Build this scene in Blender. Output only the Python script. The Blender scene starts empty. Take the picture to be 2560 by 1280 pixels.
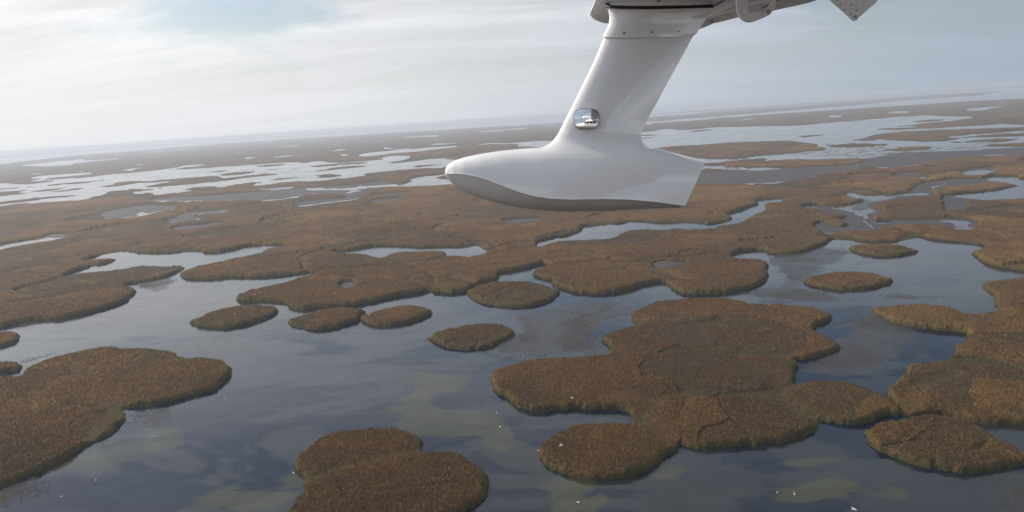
import bpy, bmesh, math, random
import numpy as np
from mathutils import Matrix, Vector

# ------------------------------------------------------------------ camera, sky, sun
H = 100.0                      # flying height, metres
FPX = 1971.0                   # focal length in pixels of the 2560 px wide photograph
PITCH = math.atan(346.4 / FPX)
ROLL = math.atan(0.0689)
cp, sp, cr, sr = math.cos(PITCH), math.sin(PITCH), math.cos(ROLL), math.sin(ROLL)
FWD = np.array([0.0, cp, -sp])
UP0 = np.array([0.0, sp, cp])
RIGHT = cr * np.array([1.0, 0, 0]) - sr * UP0
UP = sr * np.array([1.0, 0, 0]) + cr * UP0

scene = bpy.context.scene
cam_data = bpy.data.cameras.new('camera')
cam = bpy.data.objects.new('camera', cam_data)
scene.collection.objects.link(cam)
cam.matrix_world = Matrix(((RIGHT[0], UP[0], -FWD[0], 0), (RIGHT[1], UP[1], -FWD[1], 0), (RIGHT[2], UP[2], -FWD[2], H), (0, 0, 0, 1)))
cam_data.sensor_width = 36.0
cam_data.lens = 36.0 * FPX / 2560.0
cam_data.clip_start = 0.05
cam_data.clip_end = 200000.0
scene.camera = cam

SUN_AZ = math.radians(-58.0)   # to the left of the view
SUN_EL = math.radians(36.0)
SUN_DIR = Vector((math.sin(SUN_AZ) * math.cos(SUN_EL), math.cos(SUN_AZ) * math.cos(SUN_EL), math.sin(SUN_EL)))
sun_data = bpy.data.lights.new('sun', 'SUN')
sun_data.energy = 4.0
sun_data.angle = math.radians(1.5)
sun_data.color = (1.0, 0.90, 0.77)
sun = bpy.data.objects.new('sun', sun_data)
scene.collection.objects.link(sun)
sun.rotation_euler = SUN_DIR.to_track_quat('Z', 'Y').to_euler()
sun.location = (0, 0, 300)

scene.view_settings.view_transform = 'Standard'
scene.view_settings.look = 'None'
scene.view_settings.exposure = 0.0
scene.view_settings.gamma = 1.0
scene.cycles.max_bounces = 6
scene.cycles.volume_bounces = 2
scene.cycles.transparent_max_bounces = 6

world = bpy.data.worlds.new('World')
scene.world = world
world.use_nodes = True
wt = world.node_tree
wt.nodes.clear()


class NT:
    """small helper that adds and links shader nodes"""
    def __init__(self, tree):
        self.t = tree

    def n(self, kind, **kw):
        node = self.t.nodes.new(kind)
        for k, v in kw.items():
            setattr(node, k, v)
        return node

    def put(self, sock, v):
        if v is None:
            return
        if hasattr(v, 'is_linked'):
            self.t.links.new(v, sock)
        else:
            sock.default_value = v

    def math(self, op, a, b=None, clamp=False):
        m = self.n('ShaderNodeMath', operation=op, use_clamp=clamp)
        self.put(m.inputs[0], a)
        self.put(m.inputs[1], b)
        return m.outputs[0]

    def mix(self, fac, a, b):
        m = self.n('ShaderNodeMix', data_type='RGBA')
        self.put(m.inputs[0], fac)
        self.put(m.inputs[6], a if hasattr(a, 'is_linked') else tuple(a) + (1,))
        self.put(m.inputs[7], b if hasattr(b, 'is_linked') else tuple(b) + (1,))
        return m.outputs[2]

    def ramp(self, v, lo, hi, a=0.0, b=1.0):
        m = self.n('ShaderNodeMapRange', interpolation_type='SMOOTHSTEP')
        self.put(m.inputs[0], v)
        m.inputs[1].default_value, m.inputs[2].default_value = lo, hi
        m.inputs[3].default_value, m.inputs[4].default_value = a, b
        return m.outputs[0]

    def noise(self, vec, scale, detail=4.0, rough=0.55, dist=0.0):
        m = self.n('ShaderNodeTexNoise')
        self.put(m.inputs['Vector'], vec)
        m.inputs['Scale'].default_value = scale
        m.inputs['Detail'].default_value = detail
        m.inputs['Roughness'].default_value = rough
        m.inputs['Distortion'].default_value = dist
        return m.outputs[0]

    def mapping(self, vec, rot=(0, 0, 0), scale=(1, 1, 1), loc=(0, 0, 0)):
        m = self.n('ShaderNodeMapping')
        self.put(m.inputs[0], vec)
        m.inputs[1].default_value = loc
        m.inputs[2].default_value = rot
        m.inputs[3].default_value = scale
        return m.outputs[0]


w = NT(wt)
sky = w.n('ShaderNodeTexSky', sky_type='NISHITA', sun_disc=False, sun_elevation=SUN_EL, sun_rotation=SUN_AZ,
          altitude=100.0, air_density=1.0, dust_density=1.5, ozone_density=1.2)
tc = w.n('ShaderNodeTexCoord')
sep = w.n('ShaderNodeSeparateXYZ')
wt.links.new(tc.outputs['Generated'], sep.inputs[0])
zc = w.math('ADD', w.math('MAXIMUM', sep.outputs[2], 0.0), 0.16)
comb = w.n('ShaderNodeCombineXYZ')
w.put(comb.inputs[0], w.math('DIVIDE', sep.outputs[0], zc))
w.put(comb.inputs[1], w.math('DIVIDE', sep.outputs[1], zc))
# cloud layer, flattened high above: streaks run away from the viewer to the right
cl1 = w.noise(w.mapping(comb.outputs[0], rot=(0, 0, math.radians(35)), scale=(0.55, 1.0, 1), loc=(2.3, 4.35, 0)), 0.62, 7.0, 0.56, 0.55)
cl2 = w.noise(w.mapping(comb.outputs[0], rot=(0, 0, math.radians(20)), scale=(0.35, 1.3, 1), loc=(3.3, 1.7, 0)), 1.5, 6.0, 0.6, 0.4)
dsun = w.n('ShaderNodeVectorMath', operation='DOT_PRODUCT')
wt.links.new(tc.outputs['Generated'], dsun.inputs[0])
dsun.inputs[1].default_value = SUN_DIR
glow = w.ramp(dsun.outputs['Value'], -0.1, 0.93)          # forward scattering of the veil
veil_lo = (3.75, 4.45, 5.35)
veil_hi = (9.4, 9.35, 9.4)
veil = w.mix(glow, veil_lo, veil_hi)
veil = w.mix(w.ramp(dsun.outputs['Value'], 0.77, 0.95), veil, (16.0, 16.0, 16.0))
bfade = w.ramp(sep.outputs[2], 0.02, 0.22, 0.12, 1.0)
bright = w.math('ADD', 1.0, w.math('MULTIPLY', w.ramp(cl2, 0.3, 0.72, -0.2, 0.24), bfade))
vm = w.n('ShaderNodeVectorMath', operation='SCALE')
w.put(vm.inputs[0], veil)
w.put(vm.inputs['Scale'], bright)
cover = w.ramp(cl1, 0.41, 0.52, 0.08, 1.0)
low = w.ramp(sep.outputs[2], 0.02, 0.15, 1.0, 0.0)          # a thicker veil towards the horizon
cover = w.math('MULTIPLY', cover, w.ramp(sep.outputs[2], .22, .55, 1.0, .6))   # the veil thins overhead
cover = w.math('MAXIMUM', cover, low)
fill_back = w.ramp(dsun.outputs['Value'], -0.75, -0.15, 1.0, 0.0)   # sky opposite the sun brightened, an added fill for the float's shaded side
vcol = w.mix(fill_back, vm.outputs[0], (14.8, 15.8, 17.6))
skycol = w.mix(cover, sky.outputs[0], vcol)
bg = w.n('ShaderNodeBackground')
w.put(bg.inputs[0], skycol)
bg.inputs[1].default_value = 0.1
out = w.n('ShaderNodeOutputWorld')
wt.links.new(bg.outputs[0], out.inputs[0])

# ------------------------------------------------------------------ helpers
COL = scene.collection


def tag(o, label=None, cat=None, group=None, kind=None):
    if label: o['label'] = label
    if cat: o['category'] = cat
    if group: o['group'] = group
    if kind: o['kind'] = kind
    return o


def mesh_from(name, verts, faces, mats=None, smooth=False, attrs=None):
    """verts (N,3) array, faces (M,3|4) array -> mesh"""
    verts = np.asarray(verts, dtype=np.float32)
    faces = np.asarray(faces, dtype=np.int32)
    me = bpy.data.meshes.new(name)
    k = faces.shape[1]
    me.vertices.add(len(verts))
    me.vertices.foreach_set('co', verts.ravel())
    me.loops.add(faces.size)
    me.loops.foreach_set('vertex_index', faces.ravel())
    me.polygons.add(len(faces))
    me.polygons.foreach_set('loop_start', np.arange(0, faces.size, k, dtype=np.int32))
    if smooth:
        me.polygons.foreach_set('use_smooth', np.ones(len(faces), dtype=bool))
    for an, av in (attrs or {}).items():
        a = me.attributes.new(an, 'FLOAT', 'POINT')
        a.data.foreach_set('value', np.asarray(av, dtype=np.float32))
    me.update(calc_edges=True)
    for m in (mats or []):
        me.materials.append(m)
    return me


def link(name, me, parent=None):
    o = bpy.data.objects.new(name, me)
    COL.objects.link(o)
    if parent:
        o.parent = parent
    return o


def material(name):
    m = bpy.data.materials.new(name)
    m.use_nodes = True
    t = m.node_tree
    t.nodes.clear()
    nt = NT(t)
    b = nt.n('ShaderNodeBsdfPrincipled')
    o = nt.n('ShaderNodeOutputMaterial')
    t.links.new(b.outputs[0], o.inputs[0])
    return m, nt, b


def hash2(ix, iy, seed):
    h = (ix.astype(np.int64) * 374761393 + iy.astype(np.int64) * 668265263 + seed * 1442695041) & 0xFFFFFFFF
    h = ((h ^ (h >> 13)) * 1274126177) & 0xFFFFFFFF
    h = (h ^ (h >> 16)) & 0xFFFFFFFF
    return h / 4294967295.0


def vnoise(x, y, s, seed=0):
    x = x / s; y = y / s
    ix = np.floor(x); iy = np.floor(y)
    fx = x - ix; fy = y - iy
    fx = fx * fx * (3 - 2 * fx); fy = fy * fy * (3 - 2 * fy)
    a = hash2(ix, iy, seed); b = hash2(ix + 1, iy, seed)
    c = hash2(ix, iy + 1, seed); d = hash2(ix + 1, iy + 1, seed)
    return (a * (1 - fx) + b * fx) * (1 - fy) + (c * (1 - fx) + d * fx) * fy


def fbm(x, y, s, seed=0, n=3):
    r = 0; a = 0.5; tot = 0
    for i in range(n):
        r = r + a * vnoise(x, y, s, seed + i * 17); tot += a
        a *= 0.5; s *= 0.47
    return r / tot


def cells(x, y, s, seed=0):
    """nearest and second distances and an id value of jittered cells"""
    gx = x / s; gy = y / s
    ix = np.floor(gx); iy = np.floor(gy)
    f1 = np.full(x.shape, 9.0); f2 = np.full(x.shape, 9.0); idv = np.zeros(x.shape)
    for dx in (-1, 0, 1):
        for dy in (-1, 0, 1):
            cx = ix + dx; cy = iy + dy
            px = cx + hash2(cx, cy, seed); py = cy + hash2(cx, cy, seed + 5)
            d = np.hypot(px - gx, py - gy)
            r = hash2(cx, cy, seed + 9)
            near = d < f1
            f2 = np.where(near, f1, np.minimum(f2, d))
            idv = np.where(near, r, idv)
            f1 = np.where(near, d, f1)
    return f1 * s, f2 * s, idv


def discs(x, y, s, seed=0):
    """overlapping round clones: id of the uppermost one and the distance inside its rim"""
    gx = x / s; gy = y / s
    ix = np.floor(gx); iy = np.floor(gy)
    best = np.full(x.shape, -1.0); idv = np.full(x.shape, .5); rim = np.full(x.shape, 9.0)
    for dx in (-1, 0, 1):
        for dy in (-1, 0, 1):
            cx = ix + dx; cy = iy + dy
            px = cx + hash2(cx, cy, seed); py = cy + hash2(cx, cy, seed + 5)
            R_ = .38 + .5 * hash2(cx, cy, seed + 9)
            d = R_ - np.hypot(px - gx, (py - gy) * 1.0)
            pr = hash2(cx, cy, seed + 13)
            up = (d > 0) & (pr > best)
            best = np.where(up, pr, best); idv = np.where(up, hash2(cx, cy, seed + 21), idv); rim = np.where(up, d, rim)
    return rim * s, idv


# ------------------------------------------------------------------ survey of the marsh
# shorelines were surveyed from the air: each survey sheet has an origin and a scale, the points are
# turned into places on the water plane (metres), where everything is then built.
SHEET = dict(A=(0, 820, .3593), B=(640, 820, .3593), C=(1200, 700, .453), D=(1860, 560, .5627), E=(800, 540, .2812),
             F=(1300, 540, .35156), G=(0, 560, .3359), I=(1700, 200, .3359), O=(0, 0, 1.0),
             a=(0, 340, .15625), b=(360, 320, .15625), c=(720, 320, .16406), d=(1600, 220, .1875), e=(2060, 180, .19531),
             f=(1000, 280, .16406), g=(0, 490, .21875), h=(2060, 400, .19531))


def P(text):
    pts = []; s = SHEET['O']
    for tok in text.split():
        if tok[0].isalpha():
            s = SHEET[tok[0]]; continue
        x, y = tok.split(',')
        pts.append((s[0] + float(x) * s[2], s[1] + float(y) * s[2]))
    return np.array(pts)


def ground(px, z=0.0):
    """photo points -> points on the horizontal plane at height z"""
    px = np.asarray(px, dtype=float)
    dx = (px[:, 0] - 1280) / FPX; dy = -(px[:, 1] - 640) / FPX
    d = dx[:, None] * RIGHT + dy[:, None] * UP + FWD
    z = np.broadcast_to(z, (len(px),))
    t = (z - H) / np.minimum(d[:, 2], -0.0012)
    return d[:, :2] * t[:, None]


def chaikin(p, n):
    for _ in range(n):
        q = np.roll(p, -1, axis=0)
        p = np.stack([p * .75 + q * .25, p * .25 + q * .75], 1).reshape(-1, 2)
    return p


def shore(text, smooth=1, top=3.0, hole=False):
    px = P(text)
    g = ground(px)
    area = 0.5 * np.sum(g[:, 0] * np.roll(g[:, 1], -1) - np.roll(g[:, 0], -1) * g[:, 1])
    e = np.roll(g, -1, axis=0) - np.roll(g, 1, axis=0)
    nrm = np.stack([e[:, 1], -e[:, 0]], 1) * (1 if area > 0 else -1)
    nrm /= np.linalg.norm(nrm, axis=1)[:, None] + 1e-9
    rad = g / np.linalg.norm(g, axis=1)[:, None]
    away = np.clip(np.sum(nrm * rad, 1) * (-3 if hole else 3), 0, 1)   # a far shore is hidden behind the reed tops
    return chaikin(ground(px, away * top), smooth)


def sdf(pts, poly):
    """signed distance, positive inside"""
    a = poly; b = np.roll(poly, -1, axis=0)
    ab = b - a
    L = np.maximum((ab ** 2).sum(1), 1e-9)
    out = np.empty(len(pts))
    for s in range(0, len(pts), 8192):
        p = pts[s:s + 8192]
        dx = p[:, 0:1] - a[None, :, 0]; dy = p[:, 1:2] - a[None, :, 1]
        t = np.clip((dx * ab[:, 0] + dy * ab[:, 1]) / L, 0, 1)
        d = np.sqrt(((dx - t * ab[:, 0]) ** 2 + (dy - t * ab[:, 1]) ** 2).min(1))
        c1 = (a[None, :, 1] > p[:, 1:2]) != (b[None, :, 1] > p[:, 1:2])
        with np.errstate(divide='ignore', invalid='ignore'):
            xi = (b[:, 0] - a[:, 0]) * (p[:, 1:2] - a[:, 1]) / (b[:, 1] - a[:, 1]) + a[:, 0]
        ins = (c1 & (p[:, 0:1] < xi)).sum(1) % 2 == 1
        out[s:s + 8192] = np.where(ins, d, -d)
    return out


PXR = 788.0                                               # pixels per radian of the finished picture


def rows(r0, r1, k):
    r = [r0]
    while r[-1] < r1:
        r.append(r[-1] + min(max(r[-1] ** 2 / (PXR * H) * k, 0.35), 1500))
    return np.array(r)


def build_reeds(name, outer, holes=(), mat=None, seed=1, height=3.0, k=0.6, ka=1.0, lobe=45.0, tufts=1.0, smooth=2, wob=1.0, ledge=1.0, dents=(), open_=0.0, creases=(), ledge_w=1.5, grow=0.0, crease=2.7):
    """a reed bed: a bumpy canopy that falls steeply to the water along its shore, with plumes standing out of it"""
    rng = np.random.default_rng(seed)
    polys = [shore(outer, smooth) if isinstance(outer, str) else chaikin(outer, smooth)] + [shore(h_, 1, 0.0 if open_ else 2.8, True) for h_ in holes]
    po = polys[0]
    R = np.hypot(po[:, 0], po[:, 1]); AZ = np.arctan2(po[:, 0], po[:, 1])
    r0, r1 = max(R.min() - 6, 60), min(R.max() + 10, 60000)
    m = 8 / r0
    az = np.arange(AZ.min() - m, AZ.max() + m, ka / PXR)
    rr = rows(r0, r1, k)
    RR, AA = np.meshgrid(rr, az, indexing='ij')
    X = (RR * np.sin(AA)).ravel(); Y = (RR * np.cos(AA)).ravel()
    rad = RR.ravel()
    # ragged shoreline: wobble the place where the distance is measured
    wa = wob * np.clip(rad / 450, 1, 2.2)
    wx = X + (fbm(X, Y, 2.2, 13, 2) - .5) * 1.5 + (fbm(X, Y, 8, 3, 3) - .5) * 2.6 * wa + (fbm(X, Y, 26, 31, 2) - .5) * 2.2 * wa
    wy = Y + (fbm(X, Y, 2.2, 63, 2) - .5) * 1.5 + (fbm(X, Y, 8, 53, 3) - .5) * 2.6 * wa + (fbm(X, Y, 26, 71, 2) - .5) * 2.2 * wa
    pts = np.stack([wx, wy], 1)
    d = sdf(pts, polys[0])
    for q in polys[1:]:
        lo = q.min(0) - 40; hi = q.max(0) + 40
        sel = (pts[:, 0] > lo[0]) & (pts[:, 0] < hi[0]) & (pts[:, 1] > lo[1]) & (pts[:, 1] < hi[1])
        idx = np.nonzero(sel)[0]
        if len(idx):
            d[idx] = np.minimum(d[idx], -sdf(pts[idx], q) - open_ * rad[idx] ** 2 / (PXR * H) * .06 - grow * (2.0 + rad[idx] ** 2 / (PXR * H) * .22))
    step = np.clip(rad * rad / (PXR * H) * k, .35, 1e9)
    ew = np.maximum(1.3, step * 0.55)
    e = np.clip((d + .25 * ew) / ew, -0.6, 1)
    rim, idv = discs(X + 22 * fbm(X, Y, 35, 7), Y + 22 * fbm(X, Y, 35, 8), lobe, seed)
    gw = np.maximum(2.0, step * .8)
    body = height * (0.90 + 0.12 * (idv - .5) * 2) + (fbm(X, Y, 14, 12) - .5) * 1.0
    body -= np.clip(ledge * (.5 + step / 9), 0, height * .85) * np.exp(-(rim / (gw * ledge_w)) ** 2) * np.clip(vnoise(X, Y, 45, 91) * 3 - .7, 0, 1)
    for q in creases:                                      # old channels grown nearly shut
        cg = ground(P(q), 1.5)
        lo = cg.min(0) - 60; hi = cg.max(0) + 60
        idx = np.nonzero((X > lo[0]) & (X < hi[0]) & (Y > lo[1]) & (Y < hi[1]))[0]
        if not len(idx): continue
        dm = np.full(len(idx), 1e9); px_, py_ = wx[idx], wy[idx]
        for a_, b_ in zip(cg[:-1], cg[1:]):
            v_ = b_ - a_; t_ = np.clip(((px_ - a_[0]) * v_[0] + (py_ - a_[1]) * v_[1]) / (v_ @ v_), 0, 1)
            dm = np.minimum(dm, np.hypot(px_ - a_[0] - t_ * v_[0], py_ - a_[1] - t_ * v_[1]))
        body[idx] -= crease * np.exp(-(dm / np.maximum(4.5, step[idx] * 2.2)) ** 2) * (.65 + .35 * vnoise(px_, py_, 25, 77))
    for q in dents:
        dd = sdf(np.stack([X, Y], 1), shore(q, 1, 1.5))
        body -= 1.9 * np.clip(dd / 3 + .4, 0, 1) * (.6 + .4 * vnoise(X, Y, 4, 44))
    body = np.maximum(body, .5)
    dome = 0.86 + 0.14 * np.clip(d / 4, 0, 1)              # lower and thinner towards the water
    grain = (rng.random(len(X)) - .5) * np.clip(0.22 + rad / 7000, 0, 0.5)
    z = np.where(e > 0, np.sqrt(np.clip(e, 0, 1)) * (body * dome + grain), e * 0.8)
    n0, n1 = RR.shape
    I = np.arange(n0 * n1).reshape(n0, n1)
    q = np.stack([I[:-1, :-1], I[:-1, 1:], I[1:, 1:], I[1:, :-1]], -1).reshape(-1, 4)
    keep = (z[q] > -0.05).any(1) | ((d[q] > -3.5).any(1) & (tufts > 0) & (rad[q[:, 0]] < 900))
    q = q[keep]
    used = np.zeros(len(X), bool); used[q.ravel()] = True
    remap = np.cumsum(used) - 1
    V = np.stack([X, Y, z], 1)[used]
    q2 = remap[q]
    tint = rng.random(len(X))[used] * .5 + .25
    edge = np.exp(-np.clip(d, 0, 99) / 3.2)[used]
    clone = idv[used]
    me = mesh_from(name, V, q2[:, ::-1], [mat], smooth=False, attrs={'tint': tint, 'edge': edge, 'clone': clone})
    # plumes: small leaning three-sided spikes, as dense as the eye can still tell apart
    if tufts > 0:
        qc = q
        rc = rad[qc[:, 0]]
        ok = (z[qc].max(1) > 0.4) & (rc < 1000) & (rng.random(len(rc)) < np.clip((1000 - rc) / 500, 0, 1))
        cand = qc[ok]
        kcount = rng.poisson(tufts * 2.0 * np.clip(z[cand].mean(1) / 2.2 - .25, .03, 1), len(cand))
        cand = np.repeat(cand, kcount, axis=0)
        fringe = qc[(d[qc].max(1) < 0) & (d[qc].max(1) > -3.5) & (rc < 900)]
        if len(fringe):
            patch = vnoise(X[fringe[:, 0]], Y[fringe[:, 0]], 9, 66)
            cand = np.concatenate([cand, np.repeat(fringe, rng.poisson(.35 * np.clip(patch * 2.4 - .9, 0, 1) * np.exp(d[fringe[:, 0]] / 1.6)), axis=0)])
        if len(cand):
            u = rng.random(len(cand))[:, None]; v = rng.random(len(cand))[:, None]
            G = np.stack([X, Y, z], 1)
            base = (G[cand[:, 0]] * (1 - u) + G[cand[:, 1]] * u) * (1 - v) + (G[cand[:, 3]] * (1 - u) + G[cand[:, 2]] * u) * v
            rb = np.hypot(base[:, 0], base[:, 1])
            n = len(base)
            wd = (0.07 + 0.00032 * rb) * rng.uniform(.6, 1.4, n)
            ht = (0.42 + 0.00035 * rb) * rng.uniform(.3, 1.5, n)
            yaw = rng.uniform(0, 2 * math.pi, n)
            tip = base + np.stack([rng.normal(0.12, .25, n) * ht, rng.normal(0, .25, n) * ht, ht], 1)
            low = base - np.array([0, 0, .25])
            c = [low + np.stack([np.cos(yaw + a_) * wd, np.sin(yaw + a_) * wd, np.zeros(n)], 1) for a_ in (0, 2.09, 4.19)]
            tv = np.stack([c[0], c[1], c[2], tip], 1).reshape(-1, 3)
            bi = np.arange(n)[:, None] * 4
            tf = np.concatenate([bi + np.array([[0, 1, 3]]), bi + np.array([[1, 2, 3]]), bi + np.array([[2, 0, 3]])])
            ed = np.exp(-np.clip(d, 0, 99) / 3.2)[cand[:, 0]]
            tt = np.repeat(rng.random(n), 4)
            V2 = np.concatenate([V, tv])
            tri = np.concatenate([q2[:, [2, 1, 0]], q2[:, [3, 2, 0]], tf + len(V)])
            bpy.data.meshes.remove(me)
            me = mesh_from(name, V2, tri, [mat], smooth=False,
                           attrs={'tint': np.concatenate([tint, tt]), 'edge': np.concatenate([edge, np.repeat(ed, 4)]), 'clone': np.concatenate([clone, np.repeat(idv[cand[:, 0]], 4)])})
    return link(name, me)


# ------------------------------------------------------------------ materials of the marsh
def reed_material(name, warm=1.0):
    m, t, b = material(name)
    geo = t.n('ShaderNodeNewGeometry')
    pos = geo.outputs['Position']
    flat = t.mapping(pos, scale=(1, 1, 0.2))
    tint = t.n('ShaderNodeAttribute', attribute_name='tint').outputs['Fac']
    edge = t.n('ShaderNodeAttribute', attribute_name='edge').outputs['Fac']
    n1 = t.noise(flat, 0.012, 4)
    n2 = t.noise(flat, 0.06, 4, .6)
    n3 = t.noise(flat, 0.9, 3, .6)
    brown = (0.080, 0.047, 0.026)
    rust = (0.108, 0.063, 0.029)
    straw = (0.270, 0.188, 0.100)
    umber = (0.034, 0.024, 0.017)
    olive = (0.070, 0.058, 0.026)
    c = t.mix(t.ramp(n1, .4, .62), brown, rust)
    clone = t.n('ShaderNodeAttribute', attribute_name='clone').outputs['Fac']
    c = t.mix(t.ramp(clone, .55, .9, 0, .8), c, (0.128, 0.080, 0.036))
    c = t.mix(t.ramp(clone, .05, .4, .75, 0), c, (0.050, 0.040, 0.030))
    c = t.mix(t.ramp(n2, .45, .7, 0, .6), c, (0.062, 0.046, 0.032))
    c = t.mix(t.ramp(tint, .70, 1.0, 0, .7), c, straw)
    c = t.mix(t.ramp(tint, .0, .34, .8, 0), c, umber)
    c = t.mix(t.ramp(n3, .5, .75, 0, .35), c, umber)
    nbig = t.noise(flat, 0.022, 5, .6, .5)
    c = t.mix(t.ramp(nbig, .58, .66, 0, .35), c, (0.170, 0.118, 0.062))
    c = t.mix(t.ramp(nbig, .36, .44, .5, 0), c, (0.060, 0.050, 0.040))
    # living green stalks along the water and low down, with shade of sides and creases painted in by height
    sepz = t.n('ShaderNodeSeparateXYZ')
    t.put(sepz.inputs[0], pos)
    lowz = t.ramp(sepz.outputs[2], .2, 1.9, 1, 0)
    g = t.math('MULTIPLY', edge, t.ramp(n2, .35, .6, .35, 1))
    c = t.mix(t.math('MULTIPLY', g, .75), c, olive)
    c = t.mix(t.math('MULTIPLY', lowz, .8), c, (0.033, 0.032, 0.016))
    gain = t.n('ShaderNodeVectorMath', operation='MULTIPLY')
    t.put(gain.inputs[0], c)
    gain.inputs[1].default_value = (1.24, 1.17, 1.04)
    c = gain.outputs[0]
    t.put(b.inputs['Base Color'], c)
    bmp = t.n('ShaderNodeBump')
    t.put(bmp.inputs['Height'], t.math('ADD', t.noise(pos, .55, 4, .65), t.math('MULTIPLY', t.noise(pos, .12, 4, .6), 2.0)))
    bmp.inputs['Strength'].default_value = .55
    bmp.inputs['Distance'].default_value = 1.4
    t.put(b.inputs['Normal'], bmp.outputs[0])
    b.inputs['Roughness'].default_value = 0.95
    b.inputs['Specular IOR Level'].default_value = 0.1
    return m


M_REED = reed_material('reeds')

m_mud, t, b = material('wet_mud')
geo = t.n('ShaderNodeNewGeometry')
n1 = t.noise(geo.outputs['Position'], 0.03, 6, .6)
n2 = t.noise(geo.outputs['Position'], 0.5, 4, .6)
c = t.mix(t.ramp(n1, .35, .65), (0.045, 0.042, 0.048), (0.062, 0.054, 0.052))
c = t.mix(t.ramp(n2, .5, .7, 0, .5), c, (0.03, 0.028, 0.03))
t.put(b.inputs['Base Color'], c)
b.inputs['Roughness'].default_value = 0.75
b.inputs['Specular IOR Level'].default_value = 0.25
M_MUD = m_mud

m_w, t, b = material('marsh_water')
geo = t.n('ShaderNodeNewGeometry')
pos = geo.outputs['Position']
alg = t.n('ShaderNodeAttribute', attribute_name='algae').outputs['Fac']
shal = t.n('ShaderNodeAttribute', attribute_name='weed').outputs['Fac']
na = t.noise(t.mapping(pos, rot=(0, 0, .6), scale=(1, 1.9, 1)), 0.022, 7, .62, 1.2)
nb = t.noise(pos, 0.25, 5, .6, .3)
am = t.ramp(t.math('ADD', alg, t.math('MULTIPLY', t.math('SUBTRACT', na, .5), 2.4)), .42, .60)
nf = t.noise(t.mapping(pos, rot=(0, 0, .75), scale=(1, 1.6, 1), loc=(40, 9, 0)), 0.011, 8, .6, 1.2)
film = t.ramp(nf, .475, .515)
deep = t.mix(film, (0.003, 0.008, 0.020), (0.014, 0.018, 0.021))
c = t.mix(t.math('MULTIPLY', am, .85), deep, (0.036, 0.038, 0.018))
wm = t.ramp(t.math('ADD', shal, t.math('MULTIPLY', t.math('SUBTRACT', nb, .5), 1.0)), .45, .75)
c = t.mix(t.math('MULTIPLY', wm, .7), c, (0.040, 0.037, 0.036))
t.put(b.inputs['Base Color'], c)
rgh = t.math('ADD', t.ramp(nf, .475, .515, .02, .12), t.math('MULTIPLY', wm, .25))
t.put(b.inputs['Roughness'], rgh)
t.put(b.inputs['Specular IOR Level'], t.math('MULTIPLY', t.ramp(wm, 0, 1, 1.0, .5), t.math('ADD', t.ramp(nf, .475, .515, .38, .56), t.ramp(t.noise(t.mapping(pos, rot=(0, 0, .3), scale=(1, 2.2, 1)), .03, 7, .6, 1.0), .46, .56, 0, .14))))
b.inputs['IOR'].default_value = 1.34
bump = t.n('ShaderNodeBump')
rip = t.noise(t.mapping(pos, rot=(0, 0, .5), scale=(1, 2.2, 1)), 0.6, 4, .6)
t.put(bump.inputs['Height'], rip)
bump.inputs['Strength'].default_value = 0.06
bump.inputs['Distance'].default_value = 0.3
t.put(b.inputs['Normal'], bump.outputs[0])
M_WATER = m_w

# ------------------------------------------------------------------ shorelines
W = {}
MARSH = ("O -120,820 G 0,775 60,755 150,735 260,720 400,715 500,700 640,670 740,635 860,600 930,570 990,530 1003,490 985,470 900,458 "
         "1000,438 1150,418 1250,388 1330,352 1360,322 1300,300 1160,293 1050,300 930,325 820,340 640,352 440,377 560,340 700,310 820,285 866,262 "
         "840,248 760,248 590,263 700,238 830,215 930,200 1000,212 1100,215 1250,212 1380,203 1485,195 1500,205 1550,214 1620,210 1750,188 1850,160 "
         "1950,155 2140,150 2060,168 1960,190 1850,230 1660,262 1500,300 1400,330 1352,362 1348,395 1400,412 1600,408 1730,392 1790,395 "
         "1900,398 2080,385 2260,362 2400,358 2300,380 2200,400 2080,440 1900,470 1790,505 1740,555 1780,578 1950,572 2080,580 2160,600 2160,625 "
         "2235,642 2350,630 E 200,800 330,790 450,765 560,735 700,710 850,685 960,662 1080,680 1200,685 1310,670 1340,640 1450,585 1605,562 "
         "1570,512 1700,490 1850,460 1930,430 1990,418 2060,430 1960,450 1900,480 1890,530 2000,555 2080,572 2088,610 2130,655 "
         "F 270,500 340,530 420,548 560,552 700,540 800,520 880,490 1000,470 1060,475 1090,520 1180,555 1300,558 1430,553 1600,525 1700,490 1760,450 1770,430 "
         "1740,400 1765,375 1770,340 1740,310 1700,295 1500,290 1510,270 1600,248 1700,240 1780,265 1880,273 1980,268 2060,242 2130,215 2190,190 "
         "D 370,66 460,68 520,78 600,80 700,76 740,66 790,54 830,66 930,76 1040,90 1100,100 1030,112 1015,130 1060,165 1130,190 1244,212 O 2760,690 "
         "2760,366 I 2560,508 2150,530 1900,540 1700,545 1560,570 1390,600 1420,640 1475,640 1440,625 1300,628 1160,648 900,658 d 2560,1052 1900,1080 1620,1105 1500,1122 1250,1112 1050,1110 780,1155 "
         "O 1600,425 1400,405 1250,402 1110,416 c 2200,600 1900,615 1500,650 1250,670 1050,695 1200,700 1180,715 1050,735 900,745 720,755 600,780 400,795 250,805 200,795 "
         "b 2480,830 2300,840 2100,870 2060,890 1850,905 1730,910 1730,890 1830,878 1880,865 1840,855 1700,860 1560,885 1250,925 1150,935 1130,920 960,915 780,935 710,960 680,980 800,995 "
         "640,1000 480,1020 400,1035 130,1055 100,1045 0,1040 a 2430,925 2350,910 2100,915 2090,890 2340,870 2560,840 b 275,960 240,948 a 2400,830 2200,835 1900,855 1740,885 1740,910 1550,945 1490,955 1480,975 1300,1010 "
         "1100,1025 850,1040 500,1055 200,1080 0,1120 O -120,525")
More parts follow.
